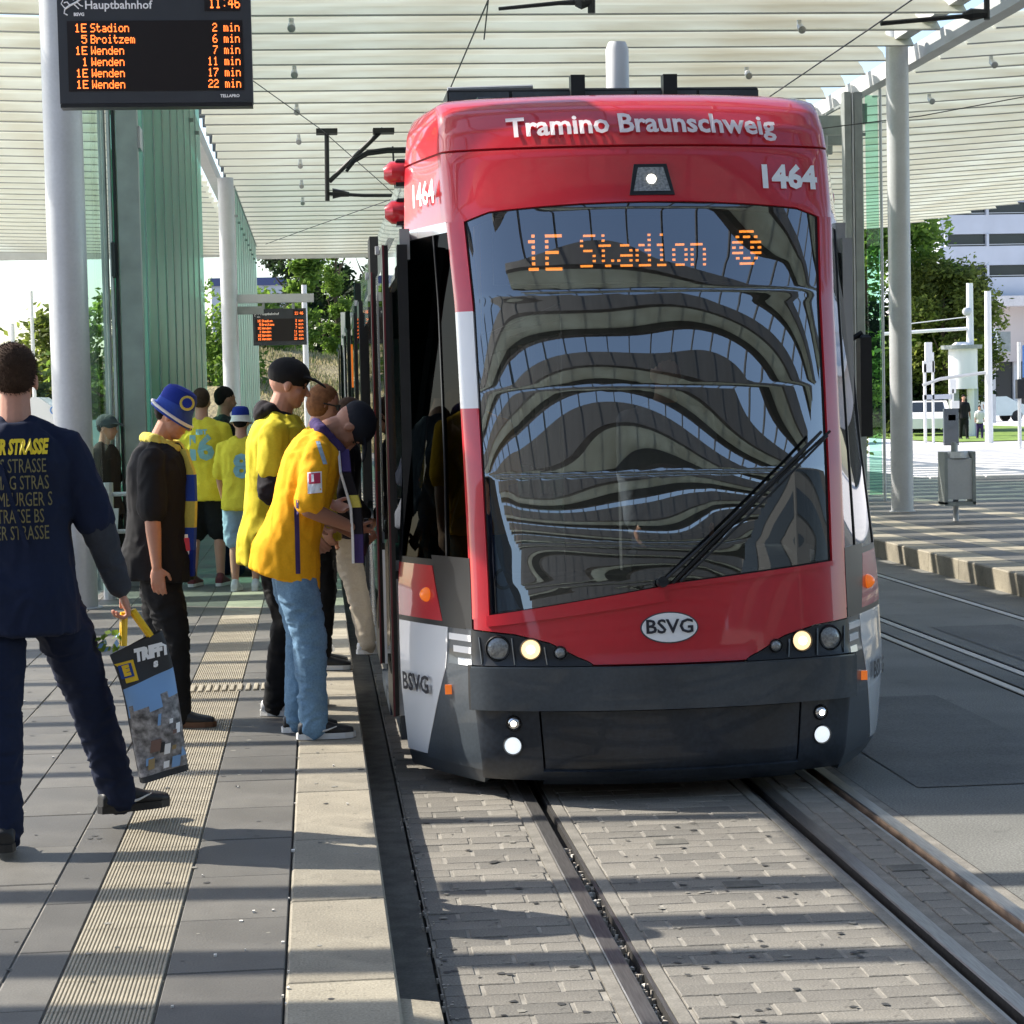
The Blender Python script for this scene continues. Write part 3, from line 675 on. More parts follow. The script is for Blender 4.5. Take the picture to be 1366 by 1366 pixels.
# roof lamp in the header
c = P(.03, 2.875); nn = (PN(.03, 2.875)+Vector((0, -.35, 0))).normalized()
hl = MB(); ux = Vector((1, 0, 0)); uz = nn.cross(ux)*-1
uz = ux.cross(nn)*-1 if ux.cross(nn).z < 0 else ux.cross(nn)
def trap(w0, w1, h, o): return [c+nn*o+ux*x+uz*z for x, z in ((-w0, -h), (w0, -h), (w1, h), (-w1, h))]
hl.prism(trap(.108, .078, .078, .012), -nn*.08, M['black']); rl = hl.build('roof_headlight', tram)
MB().add(trap(.088, .06, .060, .016), [(0, 1, 2, 3)], M['lens']).build('lens', rl, fix=False)
MB().disc(c+nn*.022, nn, .022, M['lamp_core'], 16, .004, .006).build('bulb', rl)
# wipers
def onws(x, z, o=.045): s = (x-CX)/lerp(HWT, z); return P(s, z)+PN(s, z)*o
wip = MB()
def seg(a, b, r, n=10): return [onws(a[0]+(b[0]-a[0])*i/n, a[1]+(b[1]-a[1])*i/n, .06) for i in range(n+1)]
wip.tube(seg((1.55, 1.0), (2.33, 1.66), 0), .008, M['black'], 6).tube(seg((1.63, 1.0), (2.36, 1.64), 0), .006, M['black'], 6)
wa = wip.build('wiper', tram, smooth=True)
MB().tube([onws(1.60+(2.39-1.60)*i/14, 1.03+(1.70-1.03)*i/14-.035+.02*math.sin(i/14*3.1), .035) for i in range(15)], .007, M['rubber'], 5).build('wiper_blade', wa)
MB().tube([onws(1.55, 1.0, .02), onws(1.55, 1.0, .08)], .025, M['black'], 10).build('wiper_pivot', wa)
MB().tube([onws(1.95, 1.10, .01), onws(2.1, 1.25, .012), onws(2.2, 1.5, .01), onws(2.27, 1.9, .006), onws(2.33, 2.4, .003)], .006, M['steel'], 5)
# body behind the nose
YB = 10.35; YE = 33.5
body = tram
def bx(n, a, b, m, c=0, p=tram, **kw): return MB().box(a, b, m, c).build(n, p, **kw)
bx('roof', (CX-.85, 10.7, 3.30), (CX+.85, YE, 3.358), M['silver'])
for sg in (-1, 1):
    X = CX+sg*HALF
    def side(n, y0, y1, z0, z1, m, d=0, t=.05, **kw): return bx(n, (X-sg*t+sg*d, y0, z0), (X+sg*d, y1, z1), M[m], **kw)
    MB().add([(CX+sg*w, yy, z) for z, w in ((2.69, 1.12), (3.0, 1.09), (3.22, 1.04), (3.36, .97)) for yy in (10.85, YE)], [(0, 1, 3, 2), (2, 3, 5, 4), (4, 5, 7, 6)], M['silver']).build('roof_edge', tram, smooth=True)
    doors = [(11.05, 12.45), (16.6, 18.0), (22.5, 23.9), (28.5, 29.9)] if sg < 0 else []
    cuts = sorted(sum(([a, b] for a, b in doors), [])) ; segs = []; y0 = YB
    for a, b in doors: segs.append((y0, a)); y0 = b
    segs.append((y0, YE))
    for a, b in segs:
        side('side_panel', a, b, .30, .98, 'tramwhite'); side('side_trim', a, b, .98, 1.02, 'black', .004)
        side('sill', a, b, .18, .30, 'slate', -.01)
        n = max(1, round((b-a)/1.55)); w = (b-a)/n
        for i in range(n):
            side('side_window', a+i*w+.05, a+(i+1)*w-.05, 1.03, 2.55, 'side_glass' if sg < 0 else 'side_glass_far', -.07 if sg < 0 else -.12, .012)
            side('window_post', a+i*w-.05, a+i*w+.05, 1.02, 2.62, 'silver' if (i % 2 or sg > 0) else 'black', -.045 if sg < 0 else -.11)
        side('cantrail', a, b, 2.55, 2.70, 'silver', -.06 if sg < 0 else -.13)
    for di, (a, b) in enumerate(doors):
        side('cantrail', a, b, 2.50, 2.70, 'silver', -.06 if sg < 0 else -.13)
        for (p, q) in ((a-.72, a-.02), (b+.02, b+.72)):
            dl = side('door_leaf', p, q, .30, 2.62, 'black', .028, .03)
            side('door_edge', p-.012, p+.0, .30, 2.62, 'maroon', .028, .01, p=dl, label='thin maroon edge strip') if di == 0 else None
            side('door_glass', p+.09, q-.09, .5, 2.5, 'side_glass', .031, .002, p=dl)
            bx('door_arm', (X+sg*.03, (p+q)/2-.03, 2.60), (X+sg*.05, (p+q)/2+.03, 2.64), M['steel'], p=dl)
        bx('door_sill', (X-.02, a, .20), (X+.10, b, .27), M['slate'])
    for yy in (14.6, 20.2, 26.3): side('articulation', yy, yy+.5, .3, 3.0, 'rubber', -.03, .06)
    if sg < 0: side('warning_strip', 19.6, 19.68, 2.0, 2.4, 'amber', .03)
# beacon lamps and mirror arm
for z in (3.03, 2.83):
    y = 10.82; MB().box((CX-HALF+.07, y+.04, z-.07), (CX-HALF+.14, y+.15, z+.07), M['black'], .01).tube([(CX-HALF+.12, y+.08, z), (CX-HALF+.045, y+.07, z), (CX-HALF+.01, y+.07, z)], [.064, .06, .03], M['red'], 16).build('side_lamp', tram, smooth=True)
y = 11.6; MB().tube([(CX+HALF-.03, y, 2.93), (CX+HALF+.07, y, 2.93), (CX+HALF+.12, y, 2.93)], [.10, .09, .04], M['red'], 16).build('side_lamp', tram, smooth=True)
y = 10.7; MB().box((CX+HALF+.03, y, 1.62), (CX+HALF+.09, y+.09, 2.15), M['black'], .015).tube([(CX+HALF-.02, y+.04, 2.12), (CX+HALF+.05, y+.04, 2.16)], .015, M['black'], 6).build('mirror', tram)
# floor, cab interior
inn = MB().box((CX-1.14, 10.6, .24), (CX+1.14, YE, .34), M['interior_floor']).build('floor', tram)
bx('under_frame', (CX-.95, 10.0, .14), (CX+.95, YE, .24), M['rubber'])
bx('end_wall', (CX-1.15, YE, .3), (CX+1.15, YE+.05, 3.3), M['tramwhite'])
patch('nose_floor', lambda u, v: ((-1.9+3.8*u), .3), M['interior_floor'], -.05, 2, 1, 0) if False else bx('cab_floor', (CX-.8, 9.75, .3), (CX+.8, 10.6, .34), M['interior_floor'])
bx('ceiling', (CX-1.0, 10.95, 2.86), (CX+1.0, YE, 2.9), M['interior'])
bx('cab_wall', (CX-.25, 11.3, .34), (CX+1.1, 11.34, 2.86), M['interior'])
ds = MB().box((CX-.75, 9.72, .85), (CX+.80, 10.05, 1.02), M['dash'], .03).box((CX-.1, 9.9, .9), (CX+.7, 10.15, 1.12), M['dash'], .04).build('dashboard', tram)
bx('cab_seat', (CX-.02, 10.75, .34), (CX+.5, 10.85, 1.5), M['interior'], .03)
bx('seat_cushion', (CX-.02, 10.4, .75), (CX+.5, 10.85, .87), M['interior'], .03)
# pale blue shade inside the lower corner of the windscreen
pnl = patch('sun_blind', lambda u, v: ((-.90+.40*u), (wbot(-.90+.40*u)+.015)*(1-v)+v*((1.24-.72*u**.62)*1.0 if (1.24-.72*u**.62) > wbot(-.9+.4*u)+.02 else wbot(-.9+.4*u)+.02)), M['inner_white'], -.035, 20, 8, 0, label='pale blue panel in the lower windscreen corner')
MB().ring(P(-.855, 1.03)+PN(-.855, 1.03)*-.025, PN(-.855, 1.03), .035, .05, M['print_black'], 20, .001).build('emblem', pnl)
MB().tube([(CX-.75, 10.6, .34), (CX-.75, 10.6, 2.86)], .018, M['handrail'], 8).tube([(CX-.78, 10.35, 1.0), (CX-.78, 10.35, 2.0)], .02, M['handrail'], 8).build('grab_pole', tram, smooth=True)
# destination display behind the glass
disp = bx('display_box', (CX-.72, 9.99, 2.40), (CX+.72, 10.06, 2.72), M['screen'])
def led_text(parent, s, x0, z0, ph, pv, y, m, rows=None, fill=(.8, .62)):
    cells, w = led_cells(s); b = MB()
    for cx, cy in cells:
        if rows and cy not in rows: continue
        x = x0+cx*ph; z = z0+cy*pv; b.add([(x, y, z), (x+ph*fill[0], y, z), (x+ph*fill[0], y, z+pv*fill[1]), (x, y, z+pv*fill[1])], [(0, 1, 2, 3)], m)
    return b.build('led_text', parent, fix=False)
led_text(disp, '1E', 1.01, 2.462, .0162, .0262, 9.985, M['led'], None, (.98, .55))
led_text(disp, 'Stadion', 1.275, 2.475, .0148, .0240, 9.985, M['led'], None, (.98, .45))
led_text(disp, '@', 2.01, 2.475, .0178, .0255, 9.985, M['led'], None, (.98, .45))
# roof equipment
eq = MB().box((.79, 12, 3.36), (2.58, 14.5, 3.62), M['black_metal'], .01).build('roof_box', tram)
for x in (1.53, 2.06): bx('bracket', (x-.04, 11.93, 3.36), (x+.04, 12.02, 3.685), M['black_metal'], p=eq)
for i in range(5): bx('cover_plate', (.80+.36*i, 11.985, 3.44), (1.14+.36*i, 12.0, 3.60), M['slate'], p=eq)
MB().tube([(.81, 12.2, 3.36), (.81, 12.2, 3.65), (1.30, 12.2, 3.66)], .012, M['steel'], 6).build('roof_rail', eq)
MB().tube([(1.915, 13, 3.6), (1.915, 13, 4.0), (1.915, 13, 4.045)], [.072, .072, .055], M['white'], 18).build('roof_post', tram, smooth=True)
q = (.925, 11.0, 3.335); MB().prism([(q[0]-.04, q[1]-.06, q[2]), (q[0]+.04, q[1]-.06, q[2]), (q[0]+.05, q[1]+.14, q[2]), (q[0]-.05, q[1]+.14, q[2])], (0, .09, .10), M['slate']).build('fin_aerial', tram)
for i, yy in enumerate((16, 19.5, 23, 29)):
    bx('roof_box', (CX-.6, yy, 3.36), (CX+.6, yy+2.2, 3.6), M['silver'], .03)
pan = MB().tube([(CX-.35, 26.8, 3.4), (CX-.1, 25.2, 4.2), (CX-.1, 26.4, 4.95)], .03, M['black_metal'], 6).tube([(CX+.35, 26.8, 3.4), (CX+.1, 25.2, 4.2), (CX+.1, 26.4, 4.95)], .03, M['black_metal'], 6).build('pantograph', tram)
for yy in (26.3, 26.6): MB().tube([(CX-1.12, yy, 4.76), (CX-1.02, yy, 4.88), (CX-.85, yy, 4.97), (CX-.6, yy, 5.0), (CX+.6, yy, 5.0), (CX+.85, yy, 4.97), (CX+1.02, yy, 4.88), (CX+1.12, yy, 4.76)], .022, M['black_metal'], 6).build('collector_bow', pan)
for sx in (-.45, .45): 
    for yb in (11.6, 17, 24, 30): MB().tube([(CX+sx*1.24, yb, .3), (CX+sx*1.3, yb, .3)], .3, M['rubber'], 18).build('wheel', tram)

# ================================================================== OVERHEAD LINES
def wire(label, pts, r=.008, cat='overhead wire', extra=None):
    b = MB().tube(pts, r, M['wire'], 5); o = b.build('overhead_wire'); tag(o, label, cat); return o
wire('contact wire running above the red tram', [(1.62, 8, 5.42), (1.62, 19, 5.40), (1.60, 35.8, 5.38), (1.58, 64, 5.38)])
wire('contact wire above the empty right hand track', [(5.34, 8, 5.32), (5.34, 20, 5.3), (5.34, 40, 5.3), (5.34, 64, 5.3)])
wire('slanting stay wire from the canopy to the left line bracket', [(-1.3, 27.5, 6.48), (.2, 31.8, 5.95), (1.44, 36, 5.38)], .007)
wire('thin stay wire from the left line bracket down to the far canopy edge', [(1.35, 36, 5.3), (0, 45, 5.6), (-1.2, 56, 6.1)], .008)
wire('thin wire crossing behind the slim right column', [(5.34, 28.6, 5.3), (9.0, 30.5, 5.9), (13.5, 31.5, 6.75)], .008)
wire('short stay wire crossing above the tram display roof', [(1.62, 18.0, 5.75), (1.72, 20.5, 5.35)], .007)
t = top('line_bracket', (.3, 36, 6.5), 'dark line bracket hanging from the canopy left of the tram', 'line bracket')
MB().tube([(.31, 36, 6.5), (.29, 36, 5.3)], .04, M['black_metal'], 8).build('hanger', t)
MB().tube([(1.27, 36, 6.5), (.33, 36, 5.62)], .04, M['black_metal'], 8).build('strut', t)
MB().tube([(.3, 36, 5.42), (.9, 36, 5.38), (2.6, 36, 5.36)], .03, M['black_metal'], 6).build('cross_arm', t)
for x in (.31, 1.27): MB().box((x-.18, 35.85, 6.42), (x+.18, 36.15, 6.5), M['black_metal']).build('foot_plate', t)
MB().tube([(.38, 36, 5.42), (.52, 36, 5.42), (.66, 36, 5.4)], [.09, .06, .04], M['black_metal'], 8).build('insulator', t)
MB().tube([(1.42, 36, 6.2), (1.46, 36, 5.1)], .018, M['black_metal'], 5).build('drop_rod', t)
t = top('line_bracket', (2.55, 19.3, 6.4), 'dark line bracket over the tram roof near the top edge', 'line bracket')
MB().tube([(1.75, 19.2, 5.4), (2.3, 19.2, 5.45), (2.56, 19.2, 5.46)], [.016, .02, .03], M['black_metal'], 6).build('cross_arm', t)
MB().tube([(2.6, 19.2, 5.36), (2.62, 19.2, 6.5)], .035, M['black_metal'], 8).build('hanger', t)
MB().tube([(2.45, 19.2, 5.45), (2.5, 19.2, 5.45), (2.6, 19.2, 5.47)], [.03, .06, .04], M['black_metal'], 8).build('insulator', t)
t = top('line_bracket', (6.8, 23, 6.5), 'dark line bracket above the right track near the canopy beam', 'line bracket')
MB().tube([(5.4, 19.6, 5.32), (6.4, 19.6, 5.40)], .022, M['black_metal'], 6).build('cross_arm', t)
MB().tube([(6.2, 19.6, 5.39), (6.28, 19.6, 5.4), (6.42, 19.6, 5.41)], [.03, .06, .04], M['black_metal'], 8).build('insulator', t)
MB().tube([(6.43, 19.6, 5.35), (6.43, 19.6, 6.6)], .03, M['black_metal'], 8).build('hanger', t)

# ================================================================== DEPARTURE SIGNS
def dsign(x0, y, z0, w, h, label, detail):
    t = top('departure_sign', (x0+w/2, y, z0), label, 'departure sign'); T = .12
    MB().box((x0, y, z0), (x0+w, y+T, z0+h), M['sign_case'], 0).build('case', t)
    a, b = (x0+w*.048, x0+w*.955); z1 = z0+h*.105; z2 = z0+h*.72
    scr = MB().box((a, y-.004, z1), (b, y+.002, z2), M['screen']).build('screen', t)
    scr2 = MB().box((x0+w*.76, y-.004, z0+h*.80), (x0+w*.945, y+.002, z0+h*.95), M['screen']).build('clock_panel', t)
    k = w/1.12
    rows = [('1E', 'Stadion', '2 min'), ('5', 'Broitzem', '6 min'), ('1E', 'Wenden', '7 min'), ('1', 'Wenden', '11 min'), ('1E', 'Wenden', '17 min'), ('1E', 'Wenden', '22 min')]
    pt = .0063*k; pv = .0071*k; rs = (z2-z1)/6.25
    for i, (n, d, mn) in enumerate(rows):
        z = z2-.016*k-pv*7-i*rs
        led_text(scr, n, a+.125*k-led_cells(n)[1]*pt-.012*k, z, pt, pv, y-.007, M['led_red'], None, (.98, .86))
        led_text(scr, d, a+.135*k, z, pt*.86, pv, y-.007, M['led_red'], None, (.98, .86))
        led_text(scr, mn, b-.018*k-led_cells(mn)[1]*pt*.86, z, pt*.86, pv, y-.007, M['led_red'], None, (.98, .86))
    led_text(scr2, '11:46', x0+w*.785, z0+h*.825, pt*.98, pv*1.3, y-.007, M['led_red'], None, (.98, .86))
    def tx(s, sz, cx, cz, m, bold=.0012):
        vs, fs = text2d(s, sz, bold); MB().add([(cx+x, y-.006, cz+z) for x, z in vs], fs, m).build('lettering', t, fix=False)
    tx('Hauptbahnhof', .068*k, x0+w*.315, z0+h*.855, M['print_white']); tx('BSVG', .026*k, x0+w*.112, z0+h*.775, M['print_white'])
    tx('TELLAPRO', .024*k, x0+w*.88, z0+h*.055, M['print_white'], .001) if detail else None
    # heraldic running beast emblem
    lb = MB(); cx, cz = x0+w*.085, z0+h*.87
    for pts, r in ((((-.05, -.03), (-.02, -.01), (.02, .01), (.045, .03)), .006), (((-.05, -.03), (-.055, -.055), (-.035, -.065)), .004), (((-.02, -.01), (-.035, .01), (-.055, .005)), .004), (((.02, .01), (.04, -.01), (.055, -.015)), .004), (((.0, .0), (.02, -.02), (.03, -.03)), .004), (((.045, .03), (.055, .045), (.04, .05), (.03, .04)), .006), (((-.05, -.025), (-.07, 0), (-.055, .03), (-.07, .045)), .003), (((.03, .04), (.01, .035), (.0, .02)), .004)):
        lb.tube([(cx+a*k, y-.003, cz+b*k) for a, b in pts], r*k, M['print_white'], 5)
    lb.build('emblem', t)
    return t
s1 = dsign(-1.432, 12.5, 3.628, 1.115, .66, 'large departure sign hanging near the camera, listing 1E Stadion 2 min', True)
MB().box((-1.43, 12.50, 3.605), (-.32, 12.62, 3.626), M['black']).build('bottom_rail', s1)
for x in (-1.15, -.6): MB().tube([(x, 12.56, 4.28), (x, 12.56, 6.5)], .025, M['steel'], 8).build('hanger', s1)
s2 = dsign(-1.225, 43.0, 3.07, 1.08, .74, 'small distant departure sign on an arm from the far column', False)
MB().box((-1.62, 42.9, 3.93), (.02, 43.1, 4.10), M['steel']).build('arm', s2)
for x in (-1.0, -.4): MB().tube([(x, 43, 3.8), (x, 43, 3.95)], .03, M['steel_dark'], 6).build('hanger', s2)
MB().box((-1.62, 42.95, 3.70), (-1.0, 43.05, 3.86), M['steel_dark']).build('arm', s2)
# ================================================================== BACKGROUND
def leafmat(name, a, b, tr=.62):
    return translucent_mat(name, a, tr, (.9, b))
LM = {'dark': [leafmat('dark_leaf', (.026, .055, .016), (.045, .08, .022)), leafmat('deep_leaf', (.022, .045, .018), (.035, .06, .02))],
      'mid': [leafmat('mid_leaf', (.16, .28, .035), (.24, .36, .06)), leafmat('darker_mid_leaf', (.09, .17, .025), (.13, .23, .035))],  # two green tones mixed among the leaf clumps
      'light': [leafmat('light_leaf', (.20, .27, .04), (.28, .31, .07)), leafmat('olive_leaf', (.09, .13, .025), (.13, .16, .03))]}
M['bark'] = mat('bark', (.10, .075, .05), .9, noi=(8, .3), bump=(20, .6, .03))
def tree(name, label, loc, h, rw, kind, seed, n=700, leaf=.16, columnar=False, group=None, trunk=.18, low=.25):
    r_ = random.Random(seed); x0, y0, z0 = loc
    t = top(name, loc, label, 'tree' if name.endswith('tree') else name, group)
    tb = MB().tube([(x0, y0, z0-.1), (x0+.05, y0, z0+h*.3), (x0-.1, y0, z0+h*.6), (x0, y0, z0+h*.9)], [trunk, trunk*.75, trunk*.5, trunk*.15], M['bark'], 8)
    for k in range(6):
        a = k*1.1+seed; zz = z0+h*(low+.1+.09*k); tb.tube([(x0, y0, zz), (x0+math.cos(a)*rw*.4, y0+math.sin(a)*rw*.4, zz+h*.07), (x0+math.cos(a)*rw*.75, y0+math.sin(a)*rw*.75, zz+h*.16)], [trunk*.4, trunk*.25, trunk*.06], M['bark'], 5)
    tb.build('trunk', t, smooth=True)
    lobes = []
    nl = 26
    for k in range(nl):
        u = r_.random(); z = z0+h*(low+(1-low)*u); pr_ = (math.sin(math.pi*min(1, .12+u*.88))**.6) if not columnar else (1-.75*abs(u-.4)**1.5)
        a = r_.random()*6.283; rr = rw*pr_*(.25+.6*r_.random()**.5); lobes.append((x0+math.cos(a)*rr, y0+math.sin(a)*rr, z, rw*(.26+.22*r_.random())*(1 if not columnar else .8)))
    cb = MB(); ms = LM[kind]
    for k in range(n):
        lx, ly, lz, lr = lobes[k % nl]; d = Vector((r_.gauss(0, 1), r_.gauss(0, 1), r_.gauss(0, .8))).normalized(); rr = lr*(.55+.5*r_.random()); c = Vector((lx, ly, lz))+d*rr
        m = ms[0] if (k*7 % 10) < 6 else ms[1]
        for q in range(9):
            p = c+Vector((r_.gauss(0, leaf*1.5), r_.gauss(0, leaf*1.5), r_.gauss(0, leaf*1.1))); s_ = leaf*(.55+.9*r_.random())
            a = Vector((r_.gauss(0, 1), r_.gauss(0, 1), r_.gauss(0, .6))).normalized(); b = (a.orthogonal()+d*.6).normalized(); b = (b-a*a.dot(b)).normalized()
            cb.add([p-a*s_, p-b*s_*.5, p+a*s_, p+b*s_*.55], [(0, 1, 2, 3)], m)
    cb.build('crown', t, fix=False); return t
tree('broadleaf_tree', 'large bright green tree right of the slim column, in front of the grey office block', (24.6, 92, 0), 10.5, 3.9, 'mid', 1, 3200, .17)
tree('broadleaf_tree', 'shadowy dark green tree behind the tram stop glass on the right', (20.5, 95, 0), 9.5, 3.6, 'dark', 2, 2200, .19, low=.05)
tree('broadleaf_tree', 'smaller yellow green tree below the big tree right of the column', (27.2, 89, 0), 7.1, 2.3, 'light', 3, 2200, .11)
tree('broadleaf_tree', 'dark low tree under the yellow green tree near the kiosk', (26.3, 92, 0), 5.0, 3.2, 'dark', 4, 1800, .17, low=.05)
tree('shrub', 'pale green shrub seen through the right glass screen', (13.4, 51, 0), 2.2, .55, 'light', 5, 160, .07, trunk=.04)
tree('conifer_tree', 'dark evergreen left of the tall poplars beyond the far canopy edge', (-1.2, 112, 2.0), 9.3, 1.5, 'dark', 6, 620, .14, True)
tree('conifer_tree', 'dark evergreen in the middle of the group beyond the canopy', (.35, 116, 2.0), 9.6, 1.7, 'dark', 7, 620, .14, True)
tree('poplar_tree', 'pale leafy poplar standing before the dark evergreens', (1.25, 108, 2.0), 9.0, .8, 'mid', 8, 700, .10, True)
tree('conifer_tree', 'dark evergreen just left of the tram roof line', (2.9, 114, 2.0), 8.2, 2.0, 'dark', 9, 620, .2, True)
tree('broadleaf_tree', 'light green tree at the left edge of the evergreens', (-2.6, 104, 2.5), 4.6, 1.5, 'mid', 10, 420, .16, low=.05)
tree('poplar_tree', 'pale leafy poplar beside the leftmost evergreen', (-.4, 107, 2.0), 8.9, .7, 'mid', 22, 400, .15, True)
for i, (x, y, h, w, k, l) in enumerate([(-12.4, 78, 4.4, 2.2, 'light', 'yellow green tree at far left edge behind the man with the tote bag'), (-8.9, 74, 4.7, 1.9, 'light', 'yellow green tree between the thin pole and the near column'), (-6.7, 72, 5.4, 1.9, 'mid', 'bright green tree seen through the pale glass pane'), (-9.8, 66, 2.9, 2.0, 'dark', 'dark low tree behind the head of the man with tote bag'), (-4.6, 92, 6, 2.5, 'mid', 'green tree behind the left glass wall')]):
    tree('broadleaf_tree', l, (x, y, .1), h, w, k, 30+i, 900, .13, low=.08)
# embankment with dry grass
M['dry'] = mat('dry_grass', (.27, .225, .12), .95, noi=(.7, .3), noi2=(9, .35), bump=(6, .8, .3))
M['dryblade'] = mat('dry_grass_blade', (.38, .32, .16), .9); M['grassblade'] = mat('green_grass_blade', (.13, .17, .04), .9)
eb = MB(); vs = []; nx, ny = 50, 14
for j in range(ny+1):
    for i in range(nx+1):
        x = -30+38*i/nx; v = j/ny; y = 78+26*v; z = 4.4*(v**.8)*(1-.15*math.sin(x*.3))+.25*noise.noise(Vector((x*.5, y*.5, 0))); vs.append((x, y, max(-.1, z) if j else -.15))
eb.add(vs, [(j*(nx+1)+i, j*(nx+1)+i+1, (j+1)*(nx+1)+i+1, (j+1)*(nx+1)+i) for j in range(ny) for i in range(nx)], M['dry']).build('embankment', None, smooth=True)['kind'] = 'structure'
gr = MB()
for i in range(9000):
    x = rnd.uniform(-3.5, 2.4); v = rnd.random(); y = 78+26*v; z = 4.4*(v**.8)*(1-.15*math.sin(x*.3)); s_ = rnd.uniform(.06, .22); a = rnd.random()*3.14
    gr.add([(x-math.cos(a)*.05, y-math.sin(a)*.05, z-.1), (x+math.cos(a)*.05, y+math.sin(a)*.05, z-.1), (x+rnd.uniform(-.1, .1), y, z+s_)], [(0, 1, 2)], M['dryblade'] if rnd.random() < .72 else M['grassblade'])
tag(gr.build('dry_grass', fix=False), kind='stuff')
# small blue grey building far behind the canopy
M['bluewall'] = mat('blue_grey_wall', (.50, .53, .60), .7, noi=(.6, .06)); M['pinkwall'] = mat('beige_wall', (.50, .45, .43), .75, noi=(.4, .06)); M['darkglass'] = mat('dark_window', (.02, .025, .03), .15)
b = top('office_building', (-5.5, 190, 0), 'low pale building with blue roof strip far beyond the canopy', 'building')
MB().box((-9, 190, 0), (-2.4, 200, 12.6), M['bluewall']).build('wall', b); MB().box((-9.1, 189.8, 12.6), (-2.3, 200, 13.3), mat('blue_roof_strip', (.06, .08, .2), .5)).build('roof', b)
b = top('office_building', (62, 150, 0), 'blue grey multi storey office block with dark window bands', 'building')
MB().box((46.2, 152, 8), (110, 170, 24), M['bluewall']).build('wall', b)
MB().box((43.5, 150.6, 7.95), (110, 152.5, 8.7), M['concrete']).build('cornice', b)
MB().box((43.5, 152.4, 3.9), (110, 168, 7.95), M['pinkwall']).build('wall', b, label='beige lower wall')
MB().box((43.5, 153.4, 0), (110, 168, 3.9), M['darkglass']).build('shop_front', b)
for i in range(9): MB().box((47.5+i*3.1, 152.35, 3.9), (47.56+i*3.1, 152.42, 7.95), M['steel_dark']).build('panel_joint', b)
for i in range(8): MB().box((48+i*4, 153.1, 0), (48.3+i*4, 153.4, 3.9), M['steel']).build('shop_column', b)
for fl in range(6):
    z = 8.7+2.3*fl
    MB().box((46.0, 151.6, z+.02), (110, 151.75, z+1.42), M['bluewall']).build('parapet', b)
    for i in range(13):
        x = 46.6+3.1*i
        w = MB().box((x, 151.9, z+1.42), (x+2.9, 151.98, z+2.3), M['darkglass']).build('window', b)
        MB().box((x, 151.66, z+1.52), (x+2.9, 151.70, z+1.57), M['steel']).build('rail', w)
        MB().box((x-.17, 151.5, z+1.40), (x-.0, 152, z+2.32), M['bluewall']).build('window_pier', b)
# shop sign
b = top('shop_sign', (36.2, 112, 3.2), 'white box shop sign with blue letters and a red stripe', 'shop sign')
MB().box((34.9, 112, 3.85), (37.2, 113.6, 5.2), M['white']).build('sign_box', b); MB().box((37.22, 112, 3.9), (37.9, 113.4, 5.0), M['steel_dark']).build('sign_side', b)
bl = mat('sign_blue', (.03, .07, .5), .5); rdm = mat('sign_red', (.55, .03, .08), .5); cy = mat('sign_cyan', (.08, .42, .8), .5)
vs_, fs_ = text2d('UND', .72, .03); MB().add([(36.05+x*1.15, 111.97, 4.78+z) for x, z in vs_], fs_, bl).build('lettering', b, fix=False)
MB().box((35.1, 111.95, 4.15), (37.0, 111.99, 4.38), rdm).build('stripe', b); MB().box((35.1, 111.9, 3.5), (36.6, 112.2, 3.82), cy).build('lower_sign', b)
MB().box((35.0, 112.3, 2.9), (37.3, 113, 3.8), M['pinkwall']).box((35.4, 112.5, 0), (35.6, 112.7, 3), M['steel']).box((37.0, 112.5, 0), (37.2, 112.7, 3), M['steel']).build('sign_support', b)
# poles
def pole(label, x, y, z1, r, name='mast', m='white', extra=None):
    t = top(name, (x, y, 0), label, 'mast'); MB().tube([(x, y, -.05), (x, y, z1)], [r, r*.8], M[m], 12).build('pole', t, smooth=True)
    if extra: extra(t)
    return t
pole('white mast with thin side arm left of the taller pair of masts', 25.45, 80, 6.0, .16, extra=lambda t: (MB().tube([(25.4, 80, 3.35+.9), (22.0, 80, 4.1)], .07, M['white'], 6).build('arm', t), MB().tube([(25.4, 80, 4.7), (22.3, 80, 4.4)], .02, M['white'], 5).build('stay', t), MB().disc((25.3, 79.8, 4.9), (0, -1, 0), .16, M['steel'], 12, .2, .05).build('lamp', t)))
pole('white mast in front of the shop sign', 22.9, 70, 5.2, .14, extra=lambda t: (MB().tube([(22.9, 70, 2.45), (21.2, 70, 2.25), (20.6, 70, 2.05)], .06, M['steel'], 6).build('arm', t)))
pole('white post right of the embankment trees', -.28, 70, 5.8, .11)
pole('thin white pole left of the near column', -7.85, 60, 5.2, .06); pole('thin white pole at the left photo edge', -8.4, 60, 4.3, .08)
# advertising column kiosk
k = top('kiosk', (25.1, 80, 0), 'white round kiosk with flat dark rimmed roof behind the litter bin', 'kiosk')
MB().tube([(25.15, 80, 1.9), (25.15, 80, 3.45)], .56, M['white'], 24).build('drum', k, smooth=True)
MB().tube([(25.1, 80, 3.45), (25.1, 80, 3.6)], [.78, .80], M['steel_dark'], 24).tube([(25.1, 80, 3.6), (25.1, 80, 3.72)], [.4, .25], M['white'], 20).build('roof', k)
MB().box((24.65, 79.9, 0), (24.95, 80.3, 1.9), M['steel_dark']).box((25.5, 79.9, 0), (25.72, 80.2, 1.95), M['bluewall']).build('leg', k)
MB().box((24.95, 80, .0), (25.5, 80.3, 1.5), M['darkglass']).build('door', k)
def pylon(name, label, cat, x, y, z1, w, boxes):
    t = top(name, (x, y, 0), label, cat)
    for (xa, xb, za, zb, mm, nm) in boxes: MB().box((x+xa, y-.06, za), (x+xb, y+.06, zb), M[mm], .01).build(nm, t)
    return t
